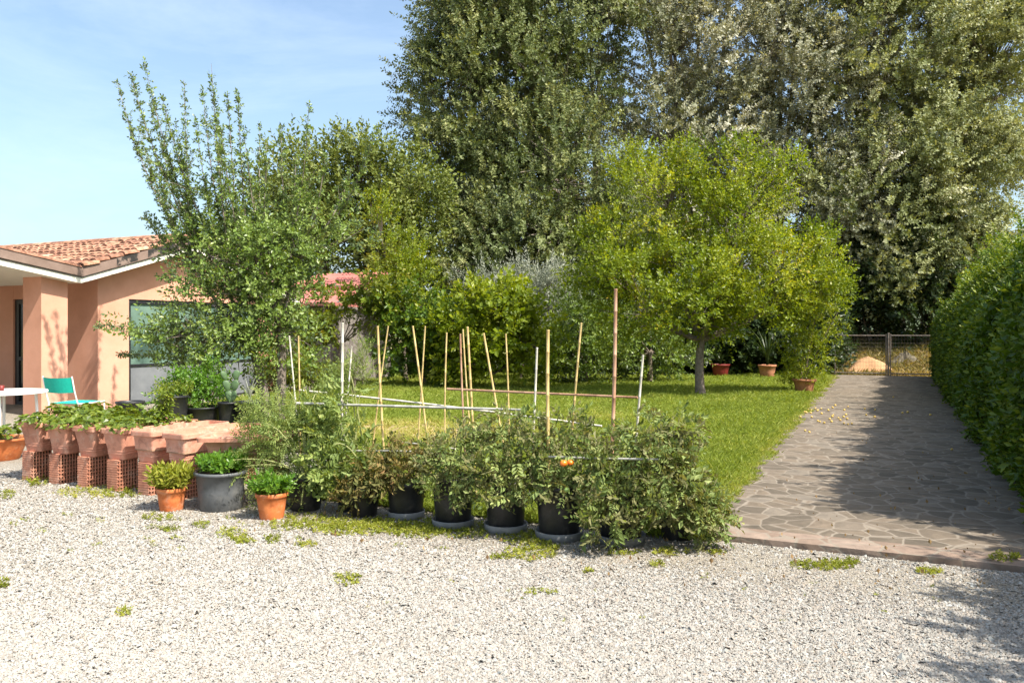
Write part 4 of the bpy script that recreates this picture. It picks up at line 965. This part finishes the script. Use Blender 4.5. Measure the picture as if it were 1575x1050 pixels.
# ---------------- tomato plants in black pots
TOM = [comp_t(5, .17, .078, .50, .7, rg) for _ in range(7)]
TOMA = [comp_t(9, .17, .032, .33, .5, rg) for _ in range(6)]
def tomato(px, py, r0, r1, h, label, lobes, n, leafm, seed, saucer=None, ts=1.0, tm=TOM, stems=6, fruit=(), droop=-.1, pvis=True):
    r_ = np.random.default_rng(seed); c = gpt(px, py)
    root = thing('tomato_plant', label, 'potted plant', c, 'potted tomato plants in the black pot row')
    pot(c, r0, r1, h, 'black_plastic', root, rim=.008, sd=.05, saucer=saucer)
    top = np.array([c[0], c[1], h-.03])
    cl, cd, kk = samp_lobes(lobes, n, r_, .45); cl[:, 2] = np.maximum(cl[:, 2], .10)
    st = MB(); lc = np.array([l[0] for l in lobes])
    for q in range(len(lobes)*stems//2):
        e = lc[q % len(lobes)]+r_.normal(size=3)*np.array(lobes[q % len(lobes)][1])*.6; m = np.array([(top[0]*.6+e[0]*.4), top[1]*.6+e[1]*.4, max(e[2], top[2])+.05])
        tube(st, bez(top+r_.normal(size=3)*np.array([.05, .05, 0]), m, e, 8), np.linspace(.008, .004, 8), 4, cap=False)
    st.build('stems', M['stemlight'], root)
    mb = MB(); out = cl-np.array([c[0], c[1], 0]); out[:, 2] = 0
    scatter(mb, tm, cl, norm(out)*.5+cd*.5+np.array([0, 0, droop])+r_.normal(size=(n, 3))*.45, ts*r_.uniform(.6, 1.25, n), r_, r_.uniform(0, 1, n)**1.1); mb.build('foliage', M[leafm], root)
    for (fx, fy, fd, fr, fm) in fruit:
        f = P(fx, fy, fd); m = MB(); m_ = 9; loft(m, [circ(f, fr*math.sin(math.pi*(i+.35)/(m_+.7)), f[2]-fr*.85*math.cos(math.pi*(i+.35)/(m_+.7)), 14) for i in range(m_+1)])
        fo = m.build('tomato', M[fm], root, True)
        m = MB(); scatter(m, [twig_t(5, .005, .02, .3, 80, r_)], [f+np.array([0, 0, fr*.8])], [[0, 0, 1]], 1.0, r_); m.build('calyx', M['leaf_tomato'], fo)
    return root
dA = 7.0
tomato(470, 782, .13, .16, .30, 'tall feathery pale green plants in a black pot behind the small orange pot', [L(430, 690, 46, 70, 7.3, .25), L(410, 640, 34, 40, 7.3, .2), L(450, 640, 36, 34, 7.4, .2), L(395, 700, 22, 55, 7.2, .2), L(440, 755, 36, 25, 7.1, .2), L(500, 640, 30, 50, 7.4, .2), L(470, 680, 40, 50, 7.3, .2)], 900, 'leaf_airy', 101, tm=TOMA, ts=1.1)
tomato(545, 783, .14, .16, .30, 'yellowing tomato plant in a black pot right of the feathery plants', [L(520, 660, 40, 50, 7.1, .2), L(495, 640, 30, 30, 7.4, .2), L(555, 715, 40, 36, 7.0, .2), L(500, 725, 30, 32, 7.0, .2), L(530, 600, 22, 45, 7.2, .12, .03)], 420, 'leaf_airy', 102, ts=.85)
tomato(560, 792, .11, .14, .26, 'withered yellow brown tomato plant drooping over its dark pot', [L(570, 730, 38, 34, 6.85, .16), L(540, 755, 28, 20, 6.8, .12), L(600, 700, 26, 24, 6.9, .14)], 210, 'leaf_tomato_dry', 103, ts=.7)
tomato(625, 795, .135, .165, .30, 'thin brown tinged tomato plant in the black pot at the middle of the row', [L(640, 715, 34, 28, 6.75, .16), L(610, 730, 26, 24, 6.7, .14), L(655, 690, 26, 20, 6.8, .14)], 150, 'leaf_tomato_dry', 104, ts=.75, saucer=.16)
tomato(697, 808, .14, .175, .40, 'leftmost tomato plant of the three whose black pots and saucers show clearly', [L(690, 700, 40, 30, 6.45, .17), L(710, 730, 26, 28, 6.35, .12), L(670, 725, 22, 26, 6.4, .12), L(720, 670, 30, 28, 6.5, .15), L(697, 752, 36, 16, 6.3, .14)], 250, 'leaf_tomato', 105, ts=.68, saucer=.175)
tomato(778, 815, .14, .175, .40, 'middle tomato plant of the three whose black pots and saucers show clearly', [L(770, 700, 44, 40, 6.3, .18), L(800, 725, 34, 34, 6.2, .15), L(745, 725, 28, 34, 6.25, .14), L(780, 660, 36, 24, 6.4, .16), L(778, 755, 38, 16, 6.15, .14)], 320, 'leaf_tomato', 106, ts=.68, saucer=.175)
tomato(860, 826, .15, .18, .40, 'tomato plant bearing an orange fruit, in a black pot on a grey saucer', [L(850, 700, 40, 36, 6.15, .18), L(885, 735, 28, 36, 6.0, .14), L(835, 670, 34, 26, 6.2, .15), L(880, 665, 34, 30, 6.15, .15), L(850, 752, 24, 14, 5.95, .1)], 310, 'leaf_tomato', 107, ts=.68, saucer=.188,
       fruit=((867, 712, 5.80, .028, 'tomato'), (877, 711, 5.83, .024, 'tomato'), (872, 753, 5.75, .022, 'tomatogreen')))
tomato(955, 832, .15, .18, .36, 'very bushy tomato plant hiding its pot near the corner of the paved path', [L(960, 760, 62, 56, 5.85, .24), L(1010, 740, 56, 60, 5.8, .22), L(930, 790, 36, 38, 5.7, .16), L(960, 690, 55, 40, 5.95, .2), L(1000, 670, 40, 34, 5.95, .18), L(920, 730, 36, 50, 5.85, .18)], 680, 'leaf_tomato', 108, ts=.68, saucer=.188)
tomato(1040, 826, .12, .15, .28, 'sprawling tomato plant spilling towards the paved path, last of the row', [L(1060, 770, 46, 44, 5.9, .2), L(1085, 795, 32, 34, 5.85, .16), L(1040, 715, 34, 40, 5.95, .18), L(1050, 660, 30, 26, 6.0, .14, .03)], 430, 'leaf_tomato', 109, ts=.68)

# ---------------- bamboo canes
GC = 'upright bamboo canes of the tomato trellis'
canes = [(445, 517, 455, 625, .55, 'w', .0085, 'pale thin cane leaning outwards at the left end of the trellis'), (459, 517, 461, 670, .1, 'y', .008, 'yellow upright cane, second from the left end of the trellis'),
 (527, 497, 525, 690, -.3, 'w', .0125, 'thick bleached upright cane left of centre, third from the left end'), (541, 533, 530, 640, .8, 'w', .009, 'short pale cane leaning right, just behind the thick bleached one'),
 (581, 502, 590, 680, -.2, 'y', .011, 'straight yellow cane crossing a thinner one near the shed'), (597, 502, 585, 600, .4, 'y', .008, 'thin yellow cane leaning right across the straight yellow one near the shed'),
 (635, 502, 656, 675, 0, 'y', .0095, 'orange tinged cane leaning left in the tall X shaped pair'), (654, 502, 643, 677, .3, 'y', .008, 'thin yellow cane leaning right in the tall X shaped pair'),
 (687, 512, 687, 675, .1, 'y', .008, 'slim straight cane standing alone right of the X shaped pair'), (708, 514, 714, 650, 0, 'r', .009, 'orange brown cane, left one of the close group of three'),
 (712, 507, 723, 640, .5, 'y', .008, 'leaning pale cane in the middle of the close group of three'), (719, 503, 727, 655, .2, 'y', .011, 'thick yellow cane, right one of the close group of three'),
 (744, 513, 767, 645, .3, 'y', .0105, 'yellow cane leaning strongly to the left, right of the group of three'), (778, 514, 780, 660, .5, 'y', .008, 'slim yellow upright cane behind the strongly leaning one'),
 (826, 535, 818, 690, -.2, 'w', .0095, 'pale cane leaning right, left of the thick grey yellow cane'), (843, 508, 846, 740, -.5, 'y', .0135, 'thickest straight cane, rising from the pot with the orange tomato'),
 (894, 497, 880, 680, .1, 'y', .0095, 'tall cane leaning right between the thickest cane and the reddish one'), (947, 445, 940, 680, -.35, 'r', .014, 'tallest cane, reddish brown with a pale top'),
 (989, 547, 980, 660, -.1, 'w', .0095, 'short pale cane at the right end of the trellis')]
def cane(p0, p1, r, mat, label, group, name='bamboo_cane', seed=0, horiz=False):
    r_ = np.random.default_rng(seed); c = np.array(p0); Ln = np.linalg.norm(p1-p0); n = max(3, int(Ln/.16)); pts, rad = [], []
    bow = r_.normal(size=3)*.006*Ln
    for i in range(n+1):
        u = i/n; p = p0+(p1-p0)*u+bow*math.sin(math.pi*u); rr = r*(1.08-.16*u)
        ax = norm(p1-p0)
        for dz, k in ((-.004, 1), (0, 1.16), (.004, 1)):
            pts.append(p+ax*dz); rad.append(rr*k)
    mb = MB(); tube(mb, pts, rad, 8)
    return tag(mb.build(name, M[mat], smooth=True, origin=c), label, 'cane', group)
CM = {'w': 'cane_w', 'y': 'cane_y', 'r': 'cane_r', 'g': 'cane_g'}
for i, (x0, y0, x1, y1, t, m, r, lab) in enumerate(canes):
    a = PT(x0, y0, t); b = PT(x1, y1, t); zb = .02 if t > .0 else .27
    b = a+(b-a)*((a[2]-zb)/(a[2]-b[2]))
    cane(b, a, r, CM[m], lab, GC, seed=i)
GH = 'horizontal bamboo canes tied across the trellis'
for i, (x0, y0, x1, y1, t0, t1, m, r, lab) in enumerate([(462, 600, 925, 655, .1, .3, 'w', .010, 'long pale cane sloping down to the right behind the uprights'), (457, 620, 800, 630, -.42, -.05, 'g', .0115, 'long grey horizontal cane across the left half of the trellis'),
    (688, 598, 980, 611, .16, -.2, 'r', .0095, 'brownish horizontal cane across the right half of the trellis'), (528, 693, 700, 696, -.38, -.38, 'g', .008, 'low grey horizontal cane half buried in leaves at the left'),
    (618, 680, 700, 690, .35, .2, 'w', .009, 'short pale cane sloping low behind the middle pots'), (845, 702, 1012, 706, -.62, -.62, 'g', .008, 'low grey horizontal cane resting in the very bushy tomato plant')]):
    cane(PT(x0, y0, t0), PT(x1, y1, t1), r, CM[m], lab, GH, 'horizontal_cane', 50+i)

# ---------------- table, chair, cup, pots by the house
def table():
    c = P(4, 508, 11.2); c[2] = 0; root = thing('garden_table', 'round white garden table at the left edge under the porch side', 'table', c)
    mb = MB(); loft(mb, [circ(c, r, z, 40) for r, z in ((.50, .715), (.545, .716), (.56, .722), (.56, .742), (.55, .75), (.1, .7505))]); mb.build('table_top', M['white_metal'], root, False)
    for a in (.5, 2.1, 3.6, 5.2):
        mb = MB(); p = np.array([math.cos(a), math.sin(a), 0]); tube(mb, [c+p*.5, c+p*.42+np.array([0, 0, .4]), c+p*.40+np.array([0, 0, .716])], [.016, .018, .02], 8); mb.build('leg', M['white_metal'], root, True)
    c2 = P(2, 592, 11.2); c2[2] = .7515
    mb = MB(); loft(mb, [circ(c2, r, c2[2]+z, 18) for r, z in ((.03, 0), (.034, .004), (.038, .075), (.036, .075), (.031, .006))]); tag(mb.build('cup', M['red_plastic'], smooth=True, origin=c2), 'small red cup standing on the round white table', 'cup')
table()
def chair():
    c = P(113, 508, 12.9); c[2] = 0; root = thing('garden_chair', 'white framed garden chair with turquoise fabric back and seat', 'chair', c)
    f = norm(np.array([.62, .78, 0])); sd = np.array([f[1], -f[0], 0]); Z = np.array([0, 0, 1.])
    sd = norm(np.array([.97, -.22, 0])); f = np.array([.22, .97, 0]); sh = np.array([.2, 0, 0])
    W = .27
    bk0 = c-f*.22; 
    for s_ in (-1, 1):
        mb = MB(); tube(mb, [bk0+sd*W*s_+sh*0+Z*.0, bk0+sd*W*s_+Z*.45, bk0-f*.06+sd*W*s_+Z*.62, bk0-f*.12+sd*W*s_+Z*.875], .012, 8); mb.build('back_post', M['white_metal'], root, True)
        mb = MB(); tube(mb, [c+f*.24+sd*W*s_+sh*.5, c+f*.23+sd*W*s_+sh*.5+Z*.44], .011, 8); mb.build('leg', M['white_metal'], root, True)
        mb = MB(); tube(mb, [bk0+sd*W*s_+Z*.43, c+f*.24+sd*W*s_+sh*.5+Z*.44], .011, 8); mb.build('seat_rail', M['white_metal'], root, True)
    mb = MB(); V = []
    for z in np.linspace(.62, .86, 5):
        for u in np.linspace(-1, 1, 9): V.append(bk0-f*(.06+(z-.62)*.25)+sd*W*u-f*.05*(1-u*u)+Z*(z-.012*(1-u*u)))
    V = np.array(V); V2_ = V+f*.006; i = np.arange(4)[:, None]*9; j = np.arange(8)[None]; q = np.stack([i+j, i+j+1, i+10+j, i+9+j], -1).reshape(-1, 4)
    mb.add(V, q); mb.add(V2_, q[:, ::-1]); mb.build('backrest', M['teal'], root, True)
    mb = MB(); V = [bk0+sd*W*-1+Z*.44, bk0+sd*W+Z*.44, c+f*.24+sd*W+sh*.5+Z*.45, c+f*.24-sd*W+sh*.5+Z*.45]; V = np.array(V); mb.add(np.vstack([V, V-Z*.012]), BOXF); mb.build('seat', M['teal'], root)
chair()
def pots_by_house():
    r_ = np.random.default_rng(33)
    def bp(px, d, r, h, name, label, mat='black_plastic'):
        c = P(px, 508, d); c[2] = 0; root = thing(name, label, 'potted plant', c, 'dark pots beside the glazed door'); pot(c, r*.8, r, h, mat, root, rim=.012); return c, root
    c, root = bp(268, 12.0, .20, .62, 'potted_plant', 'tall dark tub with broad bright leaves before the glazed door')
    n = 60; a = r_.uniform(0, 6.28, n)
    mb = MB(); scatter(mb, TW_SM, np.column_stack([c[0]+.15*np.cos(a), c[1]+.15*np.sin(a), .60+r_.uniform(0, .16, n)]), np.column_stack([np.cos(a)*.7, np.sin(a)*.7, np.full(n, .7)]), .75, r_, r_.uniform(.3, 1, n)); mb.build('foliage', M['leaf_straw'], root)
    c, root = bp(310, 12.4, .3, .42, 'black_tub', 'wide black tub at the foot of the leafy bush')
    c, root = bp(352, 12.3, .16, .50, 'cactus_pot', 'prickly pear cactus in a black pot before the grey panels')
    def pad(mb, c, w_, h_, az, lean):
        ax = np.array([math.cos(az), math.sin(az), 0]); up = norm(np.array([lean*math.cos(az), lean*math.sin(az), 1.])); nn = np.cross(ax, up); rings = []
        for i in range(9):
            v = -1+2*(i+.3)/8.6; wv = w_*math.sqrt(max(.02, 1-v*v))*(1+.15*v); a_ = np.arange(12)*np.pi/6
            rings.append(c+up*h_*(v+1)+wv*np.cos(a_)[:, None]*ax+.022*math.sqrt(max(.05, 1-v*v))*np.sin(a_)[:, None]*nn)
        loft(mb, rings); return c+up*h_*1.9
    for az, ln, k in ((.2, -.3, 3), (1.2, .35, 2), (-.4, .2, 3)):
        mb = MB(); q = c+np.array([math.cos(az)*.05, 0, .48])
        for i in range(k): q = pad(mb, q, .065-.006*i, .10-.01*i, az+i*.3, ln+.1*r_.normal())
        mb.build('cactus_pads', M['cactus'], root, True)
    c, root = bp(384, 12.2, .19, .52, 'potted_plant', 'black pot with pale upright sword leaves, right of the prickly pear')
    mb = MB(); n = 16
    for i in range(n):
        a = i*2.4; L_ = r_.uniform(.25, .42); o = c+np.array([0, 0, .5]); dr = np.array([math.cos(a), math.sin(a), 0]); le = r_.uniform(.2, .7); sd = np.array([-dr[1], dr[0], 0])*.018
        V = []; 
        for u in (0, .35, .7, 1): V += [o+dr*le*L_*u*u+np.array([0, 0, L_*u])-sd*(1-u*.95), o+dr*le*L_*u*u+np.array([0, 0, L_*u])+sd*(1-u*.95)]
        mb.add(V, [[0, 1, 3, 2], [2, 3, 5, 4], [4, 5, 7, 6]], tint=r_.uniform(.5, 1))
    mb.build('sword_leaves', M['leaf_silver'], root)
    c, root = bp(200, 10.6, .17, .66, 'black_tub', 'black rimmed tub standing behind the fourth trough')
pots_by_house()

# ---------------- pots at the back of the lawn
def back_pots():
    r_ = np.random.default_rng(44)
    c = gpt(1237, 604); root = thing('potted_shrub', 'tall leaning green shrub in a terracotta pot beside the path', 'potted plant', c)
    pot(c, .20, .27, .36, 'terracotta_old_shaded', root, rim=.03, rimh=.06)
    d = c[1]; lobes = [L(1240, 550, 34, 38, d, .35), L(1250, 500, 36, 40, d, .4), L(1255, 450, 38, 40, d, .4), L(1270, 410, 32, 30, d, .35), L(1225, 575, 24, 20, d, .3), L(1285, 470, 18, 60, d, .25, .2), L(1215, 520, 18, 40, d, .25, .2)]
    cl, cd_, _ = samp_lobes(lobes, 900, r_, .4); cl[:, 2] = np.maximum(cl[:, 2], .32)
    mb = MB(); scatter(mb, TW_SM, cl, cd_*.8+np.array([0, 0, .2])+r_.normal(size=cl.shape)*.4, r_.uniform(.9, 1.5, len(cl)), r_, np.repeat(r_.uniform(.2, .9, 90), 10)); mb.build('foliage', M['leaf_bright'], root)
    mb = MB(); 
    for l in lobes: tube(mb, bez(c+np.array([0, 0, .3]), (c+l[0])/2+np.array([0, 0, .2]), l[0]+r_.normal(size=3)*.1, 7), np.linspace(.018, .006, 7), 5, cap=False)
    mb.build('stems', M['bark'], root)
    for k, (px, py, r, h, m, lab) in enumerate(((1180, 582, .28, .46, 'terracotta_old_shaded', 'orange terracotta pot with dark sword shaped leaves in the shade'), (1108, 580, .30, .45, 'red_plastic', 'dull red pot in the shade right of the fruit tree trunk'))):
        c = gpt(px, py); root = thing('potted_plant', lab, 'potted plant', c, 'pots in the shade at the back of the lawn'); pot(c, r*.75, r, h, m, root, rim=.02, rimh=.06)
        mb = MB()
        for i in range(46 if k == 0 else 20):
            a = i*2.4; L_ = r_.uniform(.7, 1.5) if k == 0 else r_.uniform(.3, .6); o = c+np.array([0, 0, h-.03]); dr = np.array([math.cos(a), math.sin(a), 0]); le = r_.uniform(.1, .8); sd = np.array([-dr[1], dr[0], 0])*.035
            V = []
            for u in (0, .35, .7, 1): V += [o+dr*le*L_*u*u+np.array([0, 0, L_*u*(1-.2*le*u)])-sd*(1-u*.95), o+dr*le*L_*u*u+np.array([0, 0, L_*u*(1-.2*le*u)])+sd*(1-u*.95)]
            mb.add(V, [[0, 1, 3, 2], [2, 3, 5, 4], [4, 5, 7, 6]], tint=r_.uniform(0, 1))
        mb.build('sword_leaves', M['leaf_dark'], root)
back_pots()
# fallen fruit on the path
def fallen():
    r_ = np.random.default_rng(51); mb = MB(); m_ = 6
    def blob(c, r): loft(mb, [circ(c, r*math.sin(math.pi*(i+.4)/(m_+.8)), c[2]-r*.9*math.cos(math.pi*(i+.4)/(m_+.8)), 8) for i in range(m_+1)])
    blob((0, 0, 0), .021); me = mb.build('fallen_plum', M['plumfruit'], smooth=True)
    pts = [(r_.normal(1290, 28), r_.normal(635, 8)) for _ in range(30)]+[(r_.normal(1250, 14), r_.normal(642, 8)) for _ in range(8)]+[(1388, 634), (1396, 633), (1431, 637), (1540, 700), (1374, 610), (1345, 640), (1330, 628), (1464, 690)]
    for i, (px, py) in enumerate(pts):
        c = P(px, py, 1.54*F/(py-508)); s_, t_ = toST(c[0], c[1])
        if s_ < .03: c[:2] += V2*(.06-s_)
        o = me if i == 0 else me.copy()
        if i: C.objects.link(o)
        o.location = (c[0], c[1], .055); o.rotation_euler = (r_.uniform(0, 6), r_.uniform(0, 6), 0); k = r_.uniform(.8, 1.15); o.scale = (k, k, k)
        tag(o, 'small yellow plum fallen on the paved path', 'plum', 'fallen yellow plums on the path')
fallen()
def sandpile():
    r_ = np.random.default_rng(61)
    def heap(px, py, d, rx, ry, h, mat, name, label, cat, rough):
        c = P(px, py, d); c[2] = -.06; mb = MB(); rings = []; n = 36
        for i in range(12):
            u = i/11; rr = 1-u*.97; a = np.arange(n)*2*np.pi/n
            w_ = 1+.12*np.sin(a*3+px)+.07*np.sin(a*5+2)+rough*r_.normal(size=n)
            z = h*(.5+.5*math.cos(math.pi*rr**1.15))*(1+.08*np.sin(a*2+i*.5))+rough*.5*r_.normal(size=n)*h*(i > 0)
            rings.append(np.stack([c[0]+rx*rr*w_*np.cos(a), c[1]+ry*rr*w_*np.sin(a), c[2]+z], -1))
        loft(mb, rings); tag(mb.build(name, M[mat], smooth=True, origin=c), label, cat)
    heap(1335, 560, 29.3, 1.15, .8, .66, 'sand', 'sand_heap', 'orange sand heap beyond the left leaf of the gate', 'sand heap', .01)
    heap(1392, 560, 30.5, 1.0, .7, .75, 'rock', 'rubble_heap', 'dark rubble heap overgrown with dry grass behind the right gate leaf', 'rubble heap', .10)
sandpile()
for o in bpy.data.objects:
    if '_o' in o: del o['_o']
